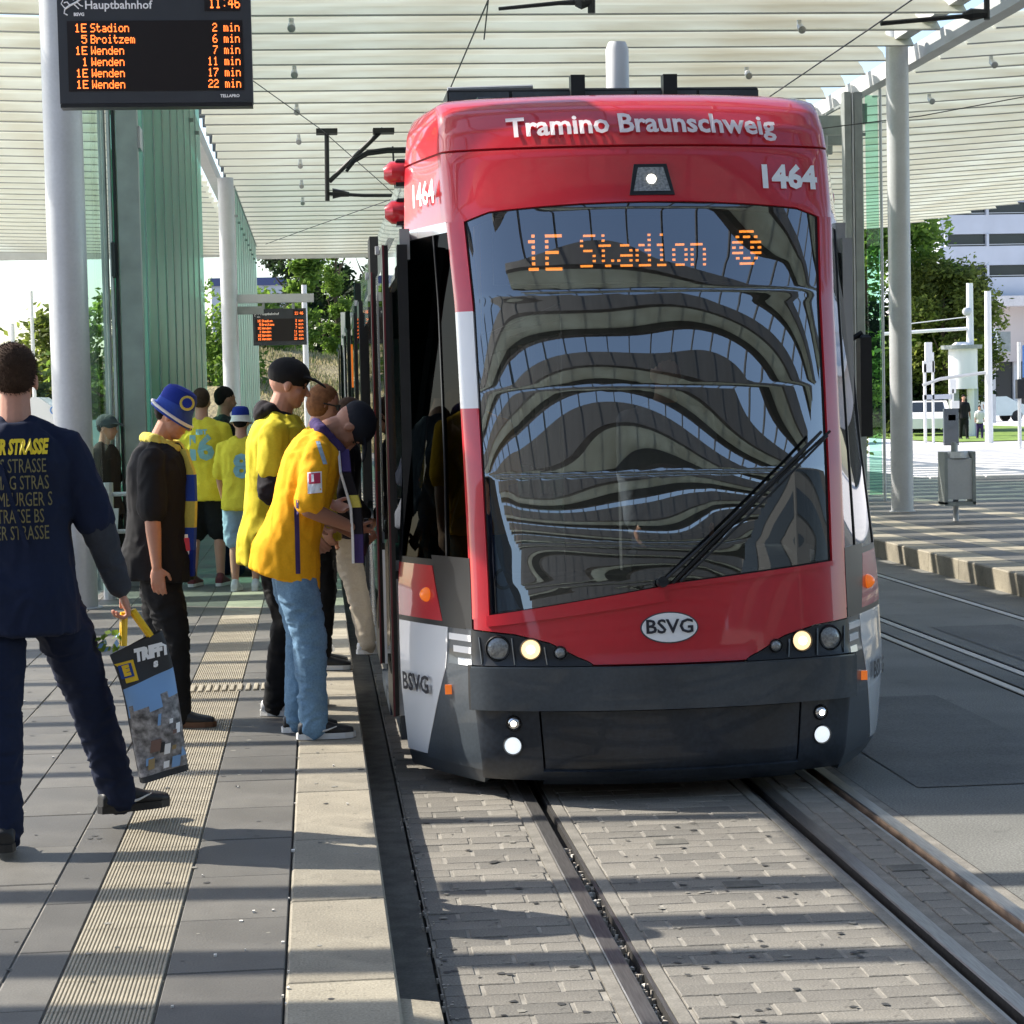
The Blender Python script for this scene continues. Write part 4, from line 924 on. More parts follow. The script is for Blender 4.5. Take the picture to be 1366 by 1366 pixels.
pylon('ticket_machine', 'grey ticket machine left of the pedestrian in black', 'ticket machine', 21.1, 68.5, 2, .4, [(-.25, .25, 0, 1.25, 'slate', 'case'), (-.1, .15, .85, 1.05, 'white', 'screen'), (.02, .28, 1.25, 1.5, 'white', 'top_sign')])
pylon('street_sign', 'white lattice sign post with square lamp head beside the column', 'sign post', 21.3, 72, 4, .4, [(-.08, 0, 0, 2.8, 'white', 'post'), (.22, .28, 0, 3.2, 'white', 'post'), (-.1, .3, 2.5, 2.9, 'white', 'sign_plate'), (-.02, .22, 2.9, 3.55, 'white', 'lamp_head'), (-.1, .9, 1.55, 1.72, 'bluewall', 'crossbar'), (.92, .98, 0, 1.9, 'white', 'post'), (.84, 1.06, 1.75, 2.25, 'white', 'small_sign')])
tl_ = top('traffic_light', (21.9, 63.5, 0), 'traffic light with blue sign at the right photo edge', 'traffic light')
MB().tube([(21.75, 63.5, 0), (21.75, 63.5, 3.3)], .06, M['white'], 8).build('post', tl_); MB().box((21.62, 63.3, 1.55), (21.86, 63.5, 2.15), M['black'], .02).build('signal_head', tl_)
M['signblue'] = mat('blue_sign', (.12, .28, .62), .5); MB().box((21.85, 63.45, 2.2), (22.5, 63.5, 3.2), M['signblue'], .01).build('sign_plate', tl_)
sg_ = top('parking_sign', (16.4, 64, 0), 'small bright blue sign seen through the right glass screen', 'sign'); MB().box((15.8, 63.9, 4.05), (16.35, 63.95, 4.35), cy).tube([(16.3, 64, 0), (16.3, 64, 4.5)], .04, M['white'], 6).build('sign_plate', sg_)
# cars
def car(x, y, yaw, body, label, z=0, wdw='darkglass'):
    t = top('parked_car', (x, y, z), label, 'car'); L_, Wd = 4.3, 1.75
    prof = [(-2.15, .35), (-2.15, .75), (-2.0, .92), (-1.25, 1.0), (-.65, 1.42), (.75, 1.45), (1.55, 1.02), (2.1, .9), (2.15, .35)]
    c, s_ = math.cos(yaw), math.sin(yaw)
    def T(a, b, h): return (x+a*c-b*s_, y+a*s_+b*c, z+h)
    b = MB()
    for (sgn) in (0,):
        rings = [[T(a, w*(.88 if h > 1.05 else 1), h) for a, h in prof] for w in (-Wd/2, -Wd/2+.08, Wd/2-.08, Wd/2)]
        vs = sum(rings, []); n = len(prof); fs = [(j*n+i, j*n+(i+1) % n, (j+1)*n+(i+1) % n, (j+1)*n+i) for j in range(3) for i in range(n)]+[tuple(range(n)), tuple(reversed(range(3*n, 4*n)))]
        b.add(vs, fs, body)
    b.build('body', t, smooth=True)
    for sd_ in (-1, 1):
        w = sd_*(Wd/2*.885+.0); g = MB().add([T(-1.1, w*1.03, 1.02), T(-.62, w*1.0, 1.36), T(.72, w*1.0, 1.38), T(1.3, w*1.03, 1.03)], [(0, 1, 2, 3)], M[wdw]).build('side_window', t, fix=False)
        for a in (-1.35, 1.35): MB().tube([T(a, sd_*(Wd/2-.18), .32), T(a, sd_*(Wd/2+.015), .32)], .32, M['rubber'], 16).build('wheel', t)
    MB().add([T(-1.28, -.65, 1.02), T(-1.28, .65, 1.02), T(-.7, .6, 1.40), T(-.7, -.6, 1.40)], [(0, 1, 2, 3)], M[wdw]).build('rear_window', t, fix=False)
    MB().add([T(1.58, -.65, 1.04), T(1.58, .65, 1.04), T(.8, .6, 1.43), T(.8, -.6, 1.43)], [(0, 1, 2, 3)], M[wdw]).build('windscreen', t, fix=False)
    for w in (-.6, .6): MB().box(T(2.12, w-.15, .68), T(2.17, w+.15, .8), M['white']).build('headlight', t)
    return t
car(24.9, 84, 1.3, M['white'], 'white car parked under the trees left of the ticket machine')
car(38.6, 118, .1, M['silver'], 'silver car parked beyond the masts near the shop')
car(13.0+5.2, 74, 1.2, M['silver'], 'silver car half hidden behind the slim right column')
# vans on the left
t = top('delivery_van', (-7.0, 48, .15), 'white delivery van with round emblem behind the near column', 'van')
MB().prism([(-8.2, 48, .6), (-8.2, 48, 2.15), (-6.2, 48, 2.15), (-5.3, 48, 1.5), (-5.1, 48, .6)], (0, 1.9, 0), M['white']).build('body', t)
MB().ring((-5.85, 47.98, 1.85), (0, -1, 0), .07, .10, M['signblue'], 20, .005).disc((-5.85, 47.98, 1.85), (0, -1, 0), .04, M['signblue'], 10, .002).build('emblem', t)
for a in (-7.6, -5.7): MB().tube([(a, 47.95, .5), (a, 49.9, .5)], .34, M['rubber'], 16).build('wheel', t)
MB().box((-8.0, 47.97, 1.55), (-6.3, 48, 1.62), M['steel_dark']).build('trim', t)
car(-5.6, 55, .0, mat('teal_car', (.25, .42, .42), .3, coat=1), 'pale teal car seen through the glass behind the grey cap man', .15)
# litter bin
t = top('litter_bin', (8.03, 25.9, .2), 'grey steel litter bin on a post on the right hand platform', 'litter bin')
MB().tube([(8.03, 25.9, .2), (8.03, 25.9, 1.18)], .035, M['steel'], 10).build('post', t)
MB().box((7.86, 25.72, .48), (8.20, 25.95, 1.0), M['steel'], .02).build('bin_body', t)
MB().box((7.83, 25.70, .42), (7.87, 25.98, 1.08), M['steel_dark']).box((8.19, 25.70, .42), (8.23, 25.98, 1.08), M['steel_dark']).box((7.83, 25.7, .40), (8.23, 25.98, .45), M['steel_dark']).build('frame', t)
MB().tube([(8.03, 25.85, 1.0), (8.03, 25.85, 1.08)], [.17, .14], M['steel'], 16).build('lid', t); MB().tube([(7.98, 25.8, 1.06), (7.98, 25.8, 1.2)], .035, M['steel_dark'], 8).build('ashtray', t)
# gate rail by the near column
t = top('barrier', (-1.82, 18.6, .22), 'low grey metal gate post and rail beside the near column', 'barrier')
MB().tube([(-1.80, 18.2, .2), (-1.80, 18.2, 1.22)], .055, M['steel'], 10).build('post', t); MB().tube([(-2.3, 18.2, 1.12), (-1.55, 18.2, 1.12)], .02, M['steel'], 6).tube([(-2.3, 18.2, .8), (-1.55, 18.2, .8)], .02, M['steel'], 6).build('rail', t)
MB().prism([(-1.87, 18.15, 1.0), (-1.70, 18.15, 1.0), (-1.74, 18.15, .55), (-1.83, 18.15, .55)], (0, .03, 0), M['steel']).build('lock_plate', t)
# low signs on hidden base of right posts
# station building and forecourt behind the photographer: what the windscreen mirrors
b = top('station_hall', (0, -45, 0), 'station hall with glass front behind the photographer', 'building')
MB().box((-40, -60, 0), (40, -46, 11), M['pinkwall']).build('wall', b)
for i in range(20): MB().box((-39+4*i, -46, 1), (-35.4+4*i, -45.9, 9.5), M['darkglass']).build('window', b)
b = top('office_building', (80, -45, 0), 'long office wing beyond the station hall behind the photographer', 'building')
MB().box((44, -80, 0), (110, -30, 19), M['far_wall']).build('wall', b)
for fl in range(5): MB().box((43.9, -79, 2+3.4*fl), (44, -31, 4+3.4*fl), M['darkglass']).box((45, -30, 2+3.4*fl), (109, -29.9, 4+3.4*fl), M['darkglass']).build('window_band', b)
b = top('office_building', (-80, -45, 0), 'long office wing left of the station hall behind the photographer', 'building')
MB().box((-110, -80, 0), (-44, -30, 17), M['far_wall']).build('wall', b)
for fl in range(4): MB().box((-44, -79, 2+3.6*fl), (-43.9, -31, 4.2+3.6*fl), M['darkglass']).box((-109, -30, 2+3.6*fl), (-45, -29.9, 4.2+3.6*fl), M['darkglass']).build('window_band', b)
# ================================================================== PEOPLE
SK = [mat('skin_%d' % i, c, .5, spec=.35, noi=(9, .05), noi2=(60, .03), bump=(90, .12, .002)) for i, c in enumerate([(.52, .27, .19), (.43, .215, .14), (.34, .165, .105)])]
for m_ in SK: m_.node_tree.nodes['Principled BSDF'].inputs['Subsurface Weight'].default_value = .08
def cloth(name, c, r=.85): return mat(name, c, r, spec=.25, noi=(5, .07), noi2=(90, .06), bump=(420, .25, .002))
CL = {'navy': cloth('navy_cotton', (.009, .015, .040)), 'darkgrey': cloth('charcoal_sleeve', (.038, .043, .055)), 'black': cloth('black_cotton', (.011, .011, .012)), 'blacktrs': cloth('black_trousers', (.010, .010, .011)),
      'orange_yellow': cloth('golden_jersey', (.80, .385, .010)), 'yellow': cloth('yellow_jersey', (.62, .52, .03)), 'lemon': cloth('lemon_jersey', (.78, .62, .05)), 'jeans': mat('blue_denim', (.15, .26, .38), .85, spec=.2, noi=(4, .25), noi2=(110, .15), bump=(300, .3, .002)),
      'hoodie': cloth('black_hoodie', (.016, .014, .018)), 'blue': cloth('royal_blue', (.012, .03, .24)), 'blueprint': cloth('blue_yellow_knit', (.03, .07, .34)), 'beige': cloth('beige_trousers', (.42, .36, .28)), 'lightblue': cloth('pale_denim', (.32, .44, .55)),
      'white': cloth('white_knit', (.72, .70, .66)), 'cap': cloth('dark_cap', (.010, .012, .018)), 'greycap': cloth('grey_cap', (.06, .07, .075)), 'purple': cloth('purple_stripe', (.055, .035, .12)), 'greyshorts': cloth('grey_band', (.09, .08, .08)),
      'brown': cloth('dark_brown_shirt', (.03, .018, .016)), 'yellowknit': cloth('yellow_knit', (.62, .52, .10))}
HR = {'brown': mat('brown_hair', (.050, .030, .020), .8, spec=.15, noi=(25, .25), bump=(220, .35, .003)), 'dark': mat('dark_hair', (.012, .009, .008), .8, spec=.15, noi=(25, .2), bump=(220, .35, .003)), 'red': mat('reddish_hair', (.20, .09, .04), .8, spec=.15, noi=(40, .3), bump=(220, .35, .003))}
SH = {'black': mat('black_shoe', (.012, .012, .013), .5, bump=(60, .2, .003)), 'white': mat('white_shoe', (.62, .62, .62), .5, bump=(60, .15, .003)), 'red': mat('red_shoe', (.12, .015, .02), .6), 'brown': mat('brown_sole', (.16, .07, .03), .7), 'sole': mat('white_sole', (.70, .69, .66), .6)}
EYE = mat('eye', (.03, .025, .02), .15)
def ik(a, b, l1, l2, hint):
    a = Vector(a); b = Vector(b); d = b-a; L = d.length
    if L > (l1+l2)*.999: b = a+d*((l1+l2)*.999/L); d = b-a; L = d.length
    c = (l1*l1-l2*l2+L*L)/(2*L); h = math.sqrt(max(0, l1*l1-c*c)); u = d/L; k = Vector(hint); k = (k-u*k.dot(u)).normalized(); return a+u*c+k*h, b
class Body:
    def __init__(s): s.b = MB()
    def cone(s, a, b, ra, rb, n=14):
        a = Vector(a); b = Vector(b); d = b-a; L = d.length
        if L < 1e-5: return s
        d /= L; u = d.orthogonal().normalized(); w = d.cross(u); rings = []
        for k in range(1, 5): t = math.pi/2*k/4-math.pi/2; rings.append((a+d*ra*math.sin(t), ra*math.cos(t)))
        for k in range(0, 4): t = math.pi/2*k/4; rings.append((b+d*rb*math.sin(t), rb*math.cos(t)))
        vs = []; fs = []
        for c, r in rings:
            for k in range(n): t = 2*math.pi*k/n; vs.append(c+(u*math.cos(t)+w*math.sin(t))*max(r, 1e-4))
        m = len(rings)
        for i in range(m-1):
            for k in range(n): p = i*n+k; q = i*n+(k+1) % n; fs.append((p, q, q+n, p+n))
        vs += [a-d*ra, b+d*rb]
        for k in range(n): fs.append((m*n, (k+1) % n, k)); fs.append((m*n+1, (m-1)*n+k, (m-1)*n+(k+1) % n))
        s.b.add(vs, fs, SK[0]); return s
    def chain(s, pts, rs, n=14):
        for (p, q, a, b) in zip(pts, pts[1:], rs, rs[1:]): s.cone(p, q, a, b, n)
        return s
    def ell(s, c, ax, n=16, m=10):   # ax: three axis vectors scaled
        c = Vector(c); vs = []; fs = []; A, B_, C = (Vector(v) for v in ax)
        for j in range(1, m):
            th = math.pi*j/m
            for k in range(n): t = 2*math.pi*k/n; vs.append(c+A*math.sin(th)*math.cos(t)+B_*math.sin(th)*math.sin(t)+C*math.cos(th))
        vs += [c+C, c-C]; e = (m-1)*n
        for j in range(m-2):
            for k in range(n): p = j*n+k; q = j*n+(k+1) % n; fs.append((p, p+n, q+n, q))
        for k in range(n): fs.append((e, k, (k+1) % n)); fs.append((e+1, (m-2)*n+(k+1) % n, (m-2)*n+k))
        s.b.add(vs, fs, SK[0]); return s
    def loft(s, rings, n=28, pw=2.4):   # rings: (centre, latvec, depvec, w, d)
        vs = []; fs = []
        for c, l, f, w, d in rings:
            for k in range(n):
                t = 2*math.pi*k/n; ct, st_ = math.cos(t), math.sin(t); r = (abs(ct)**pw+abs(st_)**pw)**(-1/pw)
                vs.append(Vector(c)+Vector(l)*w*ct*r+Vector(f)*d*st_*r)
        m = len(rings); vs += [Vector(rings[0][0]), Vector(rings[-1][0])]
        for i in range(m-1):
            for k in range(n): p = i*n+k; q = i*n+(k+1) % n; fs.append((p, q, q+n, p+n))
        for k in range(n): fs.append((m*n, (k+1) % n, k)); fs.append((m*n+1, (m-1)*n+k, (m-1)*n+(k+1) % n))
        s.b.add(vs, fs, SK[0]); return s
    def make(s, name, parent, m, vox, smooth=4, folds=None, top_=False):
        me = bpy.data.meshes.new(name); me.from_pydata([Vector(v) for v in s.b.v], [], s.b.f)
        bm = bmesh.new(); bm.from_mesh(me); bmesh.ops.recalc_face_normals(bm, faces=bm.faces); bm.to_mesh(me); bm.free()
        t = bpy.data.objects.new('t', me); COL.objects.link(t)
        md = t.modifiers.new('r', 'REMESH'); md.mode = 'VOXEL'; md.voxel_size = vox; md.use_smooth_shade = True
        ms = t.modifiers.new('s', 'SMOOTH'); ms.factor = .5; ms.iterations = smooth
        dg = bpy.context.evaluated_depsgraph_get(); dg.update(); nm = bpy.data.meshes.new_from_object(t.evaluated_get(dg)); bpy.data.objects.remove(t); bpy.data.meshes.remove(me)
        nm.name = name
        if folds:
            amp, fr, st_ = folds; nv = []
            for v in nm.vertices:
                c = v.co; p = Vector((c.x*st_[0], c.y*st_[1], c.z*st_[2]))*fr
                h = noise.noise(p+Vector((0, 0, noise.noise(p*.7)*1.5))); h2 = noise.noise(p*2.3+Vector((5, 0, 0)))
                nv.append(v.co+v.normal*amp*((1-abs(h)*2.4)*.9+.35*h2))
            for v, c in zip(nm.vertices, nv): v.co = c
        off = wl(parent) if parent else Vector((0, 0, 0)); nm.transform(Matrix.Translation(-off)) if parent else None
        nm.materials.clear(); nm.materials.append(m); nm.polygons.foreach_set('use_smooth', [True]*len(nm.polygons))
        o = bpy.data.objects.new(name, nm); COL.objects.link(o)
        if parent: o.parent = parent
        return o
def shoe(parent, ank, toe, k, um, sm, tip=0, swoosh=None):
    # ank: ankle point; toe: horizontal unit direction; tip: heel raise angle
    t = Vector(toe).normalized(); up = Vector((0, 0, 1)); l = up.cross(t)
    f = (t*math.cos(tip)-up*math.sin(tip)); u = (up*math.cos(tip)+t*math.sin(tip)); a = Vector(ank)
    def Q(x, y, z): return a+f*x*k+l*y*k+u*(z-.085)*k
    secs = [(-.075, .032, .060), (-.05, .040, .085), (0, .042, .098), (.05, .044, .078), (.11, .048, .056), (.16, .046, .046), (.195, .030, .036)]
    b = Body(); b.loft([(Q(x, 0, .022+h/2-.011), l*1, u, w*k, h/2*k) for x, w, h in secs], 16, 2.6); b.cone(Q(-.02, 0, .07), Q(-.015, 0, .09), .040*k, .038*k)
    o = b.make('shoe', parent, um, .006 if k > .9 else .009, 2)
    sl = MB(); out = [(-.085, .0), (-.078, .026), (-.04, .040), (.03, .042), (.10, .050), (.15, .049), (.19, .034), (.207, 0)]; pts = [(x, y) for x, y in out]+[(x, -y) for x, y in reversed(out[1:-1])]
    sl.prism([Q(x, y, 0) for x, y in pts], u*.028*k, sm); sl.build('sole', o)
    if swoosh: MB().tube([Q(-.03, -.047, .045), Q(.01, -.051, .036), (Q(.06, -.053, .045)), Q(.11, -.051, .062)], [.004, .007, .005, .002], swoosh, 5).build('side_stripe', o)
    return o
def person(label, base, face, H=1.8, lean=0, neck=0, turn=0, feet=((0, .1), (0, -.1)), hands=None, skin=0, build=1.0, topc=None, sleeve=.55, undersleeve=None, bottom=None, shorts=False, shoes=('black', 'black'), hair='dark', cap=None,
           vox=.010, foldamp=.006, loose=1.0, hem=.10, hoodie=None, name='person', belly=0, tips=(0, 0), ftoe=None, knees=None, sit=0, hairlen=0, elbow=None, swoosh=None, group=None, grip=(0, 0), fingers=True, pelvis=(0, 0)):
    k = H/1.8; B = Vector(base); a = R(face); F = Vector((math.cos(a), math.sin(a), 0)); L = Vector((-math.sin(a), math.cos(a), 0)); Z = Vector((0, 0, 1))
    def W(f, l, z): return B+(F*f+L*l)*k+Z*z*k
    hip = W(pelvis[0], pelvis[1], .93-sit); ln = R(lean); sp = (F*math.sin(ln)+Z*math.cos(ln)); sf = (F*math.cos(ln)-Z*math.sin(ln))
    def T(u, f=0, l=0): return hip+(sp*u+sf*f+L*l)*k
    up_b = lean*.5; nk = R(lean+neck); hu = F*math.sin(nk)+Z*math.cos(nk); hf0 = F*math.cos(nk)-Z*math.sin(nk); tr = R(turn); hf = hf0*math.cos(tr)+L*math.sin(tr); hl = L*math.cos(tr)-hf0*math.sin(tr)
    neckb = T(.565, -.005); headc = neckb+(sp*.05+hu*.125+hf*.02)*k
    shs = [T(.488, -.01, s*.185*build) for s in (1, -1)]
    hj = [hip+L*s*.092*k for s in (1, -1)]
    legs = []
    for i, s in enumerate((1, -1)):
        f, l = feet[i][0], feet[i][1]; fz = feet[i][2] if len(feet[i]) > 2 else 0
        ank = W(f, l, .085+fz); kn, an = ik(hj[i], ank, .435*k, .42*k, (F*1.0+L*(.12*s)) if not knees else knees[i]); legs.append((hj[i], kn, an))
    arms = []
    for i, s in enumerate((1, -1)):
        hd = hands[i] if hands and hands[i] else (.03, s*.27, .80)
        wr = W(*hd) if not isinstance(hd, Vector) else hd
        el, wr = ik(shs[i], wr, .29*k, .265*k, elbow[i] if elbow and elbow[i] else (-F*.8+L*s*.5)); arms.append((shs[i], el, wr))
    sk = SK[skin]; b = Body(); g = build
    rg = [(-.06, .145, .10), (.05, .145, .098), (.18, .13, .092), (.32, .15, .105), (.44, .165, .108), (.52, .14, .09), (.57, .075, .07)]
    b.loft([(T(u, 0), L, sf, w*g*k, d*g*k) for u, w, d in rg])
    for (h, kn, an), s in zip(legs, (1, -1)):
        b.chain([h, h.lerp(kn, .5), kn, kn.lerp(an, .35)-F*.012*k, an, an-Z*.02*k], [.088*k*g, .078*k*g, .054*k, .054*k, .036*k, .03*k])
    for i, (sh, el, wr) in enumerate(arms):
        s = (1, -1)[i]; b.chain([T(.555, -.015, s*.04), T(.52, -.012, s*.11), sh], [.05*k, .046*k, .05*k]); b.chain([sh, sh.lerp(el, .45), el, el.lerp(wr, .3), wr], [.056*k*g, .047*k*g, .040*k*g, .040*k*g, .026*k])
        d = (wr-el).normalized(); side = F-d*F.dot(d)
        side = side.normalized() if side.length > .2 else (Z-d*Z.dot(d)).normalized()   # thumb side
        pn = d.cross(side).normalized()*(1 if s > 0 else -1)   # towards the palm / body
        if pn.dot(-L*s) < 0: pn = -pn
        G_ = grip[i]; pc = wr+d*.048*k
        b.ell(pc, (side*.040*k, pn*.0155*k, d*.052*k), 12, 8)
        if fingers:
            for j, (o, ln_) in enumerate(((.031, .070), (.011, .078), (-.010, .074), (-.030, .060))):
                p0 = wr+(d*.088+side*o)*k; c1 = .35+G_*1.0+.06*j; c2 = c1+.35+G_*.9; c3 = c2+.2+G_*.5
                p1 = p0+(d*math.cos(c1)+pn*math.sin(c1))*ln_*.42*k; p2 = p1+(d*math.cos(c2)+pn*math.sin(c2))*ln_*.33*k; p3 = p2+(d*math.cos(c3)+pn*math.sin(c3))*ln_*.25*k
                b.chain([p0-d*.02*k, p0, p1, p2, p3], [.0088*k, .0086*k, .0082*k, .0076*k, .0064*k], 8)
            t0 = wr+(d*.025+side*.028)*k; t1 = t0+(d*.6+side*.75+pn*.25).normalized()*.036*k; t2 = t1+(d*.9+side*.25+pn*.35).normalized()*.030*k
            b.chain([t0, t1, t2], [.012*k, .0105*k, .0085*k], 8)
    # head
    def Hd(f, l, u): return headc+(hf*f+hl*l+hu*u)*k
    b.chain([T(.52, 0), neckb+sp*.02*k, Hd(-.012, 0, -.06)], [.066*k*g, .060*k*g, .056*k])
    b.ell(Hd(-.012, 0, .028), (hf*.098*k, hl*.077*k, hu*.098*k), 20, 12); b.ell(Hd(.022, 0, -.032), (hf*.070*k, hl*.062*k, hu*.078*k), 16, 10)
    b.ell(Hd(.052, 0, -.080), (hf*.034*k, hl*.036*k, hu*.028*k), 12, 8); b.cone(Hd(.082, 0, .012), Hd(.106, 0, -.026), .008*k, .013*k, 8)
    b.cone(Hd(.076, .03, .028), Hd(.076, -.03, .028), .012*k, .012*k, 8); b.cone(Hd(.083, .016, -.055), Hd(.083, -.016, -.055), .010*k, .010*k, 8)
    for s in (1, -1): b.ell(Hd(.0, s*.078, -.008), (hf*.018*k, hl*.009*k, hu*.032*k), 8, 6); b.ell(Hd(.05, s*.036, -.028), (hf*.03*k, hl*.024*k, hu*.026*k), 8, 6)
    bv = min(vox, .0058) if vox < .012 else vox
    P_ = b.make(name, None, sk, bv, 3); P_.data.transform(Matrix.Translation(-B)); P_.location = B
    tag(P_, label, 'person', group)
    for s in (1, -1): Body().ell(Hd(.076, s*.030, .004), (hf*.008*k, hl*.012*k, hu*.006*k), 8, 6).make('eye', P_, EYE, .004 if vox < .012 else .008, 0)
    # hair
    if hair:
        b = Body(); b.ell(Hd(-.020, 0, .044), (hf*.098*k, hl*.081*k, hu*.090*k), 20, 12); b.ell(Hd(-.050, 0, .006), (hf*.060*k, hl*.074*k, hu*.062*k), 16, 10)
        if hairlen: b.ell(Hd(-.03, 0, -.0), (hf*.09*k, hl*.092*k, hu*.10*k), 16, 10)
        ho = b.make('hair', P_, HR[hair], .008 if vox < .012 else .014, 3, (.0025, 60, (1, 1, 1)))
        if vox < .012 and not cap:
            hr = MB(); w0 = wl(ho); rr = random.Random(3); vv = ho.data.vertices
            for q_ in range(5200):
                v = vv[rr.randrange(len(vv))]; p = v.co+w0+Vector((rr.gauss(0, .002), rr.gauss(0, .002), rr.gauss(0, .002))); nn = (v.normal+Vector((rr.gauss(0, .35), rr.gauss(0, .35), rr.gauss(0, .35)-.35))).normalized(); s_ = nn.orthogonal().normalized()*.0011
                hr.add([p-s_, p+s_, p+nn*rr.uniform(.006, .013)], [(0, 1, 2)], HR[hair])
            hr.build('hair_strands', ho, fix=False, kind='stuff')
    if cap:
        kind, cm = cap; cc = Hd(-.014, 0, .050)
        if kind == 'cap':
            b = Body(); b.ell(cc, (hf*.110*k, hl*.090*k, hu*.088*k), 22, 14); b.loft([(Hd(.070, 0, .058), hl, hu, .072*k, .010*k), (Hd(.12, 0, .056), hl, hu, .070*k, .008*k), (Hd(.168, 0, .040), hl, hu, .052*k, .006*k), (Hd(.182, 0, .032), hl, hu, .024*k, .005*k)], 20)
            o = b.make('cap', P_, cm, .0055 if vox < .012 else .012, 2); MB().tube([cc+hu*.086*k, cc+hu*.093*k], [.010*k, .006*k], cm, 8).build('button', o)
        else:
            prof = [(.0, .150), (.045, .148), (.078, .136), (.094, .105), (.098, .060), (.104, .026), (.124, -.012), (.126, -.020), (.108, .008), (.08, .02), (0, .03)]
            vs = []; fs = []; n = 32
            for r_, h in prof:
                for q in range(n): t = 2*math.pi*q/n; wob = 1+.04*math.sin(3*t)*(1 if r_ > .11 else 0); vs.append(Hd(-.014+r_*math.cos(t)*wob*1.02, r_*math.sin(t)*.90*wob, h+.012+(-.02*math.cos(t) if r_ > .12 else 0)))
            fs = [(i*n+q, i*n+(q+1) % n, (i+1)*n+(q+1) % n, (i+1)*n+q) for i in range(len(prof)-1) for q in range(n)]
            mb = MB(); mb.add(vs, fs[:4*n], cm[0]); mb.add(vs, fs[4*n:], cm[1]); mb.build('bucket_hat', P_, smooth=True)
    # clothes
    q = loose
    if topc:
        b = Body(); ex = .020*q
        rg = [(-hem-.005, .182, .158+belly*.4), (-.03, .180, .148+belly*.7), (.03, .172, .13+belly), (.08, .165, .117+belly), (.20, .158, .112+belly*.8), (.33, .170, .120), (.44, .180, .120), (.515, .155, .097), (.565, .078, .070), (.58, .066, .062)]
        drop = min(0, 0)
        b.loft([(T(u, -.004 if u > .3 else 0) if u > 0 else hip+(sp*u*.35+Z*u*.65)*k-F*.0, L, sf, (w*g+ex)*k, (d*g+ex)*k) for u, w, d in rg])
        for i, (sh, el, wr) in enumerate(arms):
            e = sh.lerp(el, min(sleeve, 1)); inn_ = T(.445, -.01, (.10, -.10)[i])
            exs = .010+.003*q; b.chain([inn_, sh+Z*.0*k], [.06*k*g, .052*k*g+exs*k]); b.chain([T(.56, -.02, (.05, -.05)[i]), T(.525, -.014, (.12, -.12)[i]), sh], [.05*k, .050*k, .050*k*g+exs*k]); r1 = (.054*g+.012+ex*.3)*k
            b.chain([sh, e], [.052*k*g+exs*k, r1])
            if sleeve > 1: e2 = el.lerp(wr, sleeve-1); b.chain([el, e2], [r1*.95, (.038+ex)*k])
        shirt = b.make('shirt', P_, topc, vox, 4, (foldamp*.75, 11, (1.2, 1.2, .8)))
        P_['shirt_ready'] = 1; del P_['shirt_ready']
    else: shirt = None
    if undersleeve:
        b = Body(); t1, r_ = undersleeve[1], .012
        for i, (sh, el, wr) in enumerate(arms):
            b = Body()
            if t1 > 1: b.chain([sh.lerp(el, .3), el, el.lerp(wr, t1-1)], [(.058*g)*k, (.054*g+.008)*k, .043*k])
            else: b.chain([sh.lerp(el, .45), sh.lerp(el, .68), sh.lerp(el, t1)], [.035*k, (.054*g+.010)*k, (.056*g+.010)*k])
            if t1 > 1.5: e2 = el.lerp(wr, t1-1); b.cone(el.lerp(wr, t1-1.16), e2, .046*k, .038*k)
            b.make('undersleeve', P_, undersleeve[0], .008, 3, (.006, 13, (1, 1, 1.6)))
    if hoodie:
        b = Body(); b.chain([T(.60, -.055, .05), T(.565, .05, .045)], [.030*k, .026*k]).chain([T(.60, -.055, -.05), T(.565, .05, -.045)], [.030*k, .026*k]); b.ell(T(.585, -.085), (sf*.05*k, L*.10*k, sp*.065*k)); b.chain([T(.60, -.05, -.06), T(.60, -.05, .06)], [.04*k, .04*k]); b.chain([T(.55, .06, .04), T(.44, .115, .0)], [.02*k, .012*k])
        b.make('hood', P_, hoodie, .008, 3, (.005, 14, (1, 1, 1)))
    if bottom:
        b = Body(); ex = .016*min(q, 1.3); b.loft([(T(u), L, sf, (w*g+.012)*k, (d*g+.012)*k) for u, w, d in ((-.10, .150, .105), (-.02, .156, .112), (.06, .150, .105), (.10, .145, .1))])
        for (h, kn, an) in legs:
            if shorts: b.chain([h, h.lerp(kn, .5), h.lerp(kn, .96)], [(.092*g+ex)*k, (.092*g+ex)*k, (.082*g+ex*1.3)*k])
            else: b.chain([h, h.lerp(kn, .5), kn, kn.lerp(an, .5), an-Z*.028*k], [(.082*g+ex*.5)*k, (.084*g+ex)*k, (.062+ex)*k, (.054+ex)*k, (.050+ex*.9)*k])
        b.make('shorts' if shorts else 'trousers', P_, bottom, vox, 4, (foldamp*.9, 11, (1, 1, 1.8)))
    for i, (h, kn, an) in enumerate(legs):
        td = ftoe[i] if ftoe else F; shoe(P_, an, td, k, SH[shoes[0]], SH[shoes[1]], tips[i], swoosh)
    return dict(o=P_, shirt=shirt, T=T, W=W, F=F, L=L, sp=sp, sf=sf, k=k, arms=arms, legs=legs, Hd=Hd, head=(hf, hl, hu))
def drape(vs2, fs, target, origin, ux, uy, m, name, parent, off=.004, dist=1.0):
    me = target.data; w0 = wl(target); tr_ = BVHTree.FromPolygons([v.co+w0 for v in me.vertices], [tuple(p.vertices) for p in me.polygons])
    n = ux.cross(uy).normalized(); out = []; last = None
    for x, y in vs2:
        p = origin+ux*x+uy*y+n*.4; h = tr_.ray_cast(p, -n, dist)
        if h[0] is None: h = (last if last else origin, n)
        out.append(h[0]+n*off); last = h[0]
    return MB().add(out, fs, m).build(name, parent, fix=False)
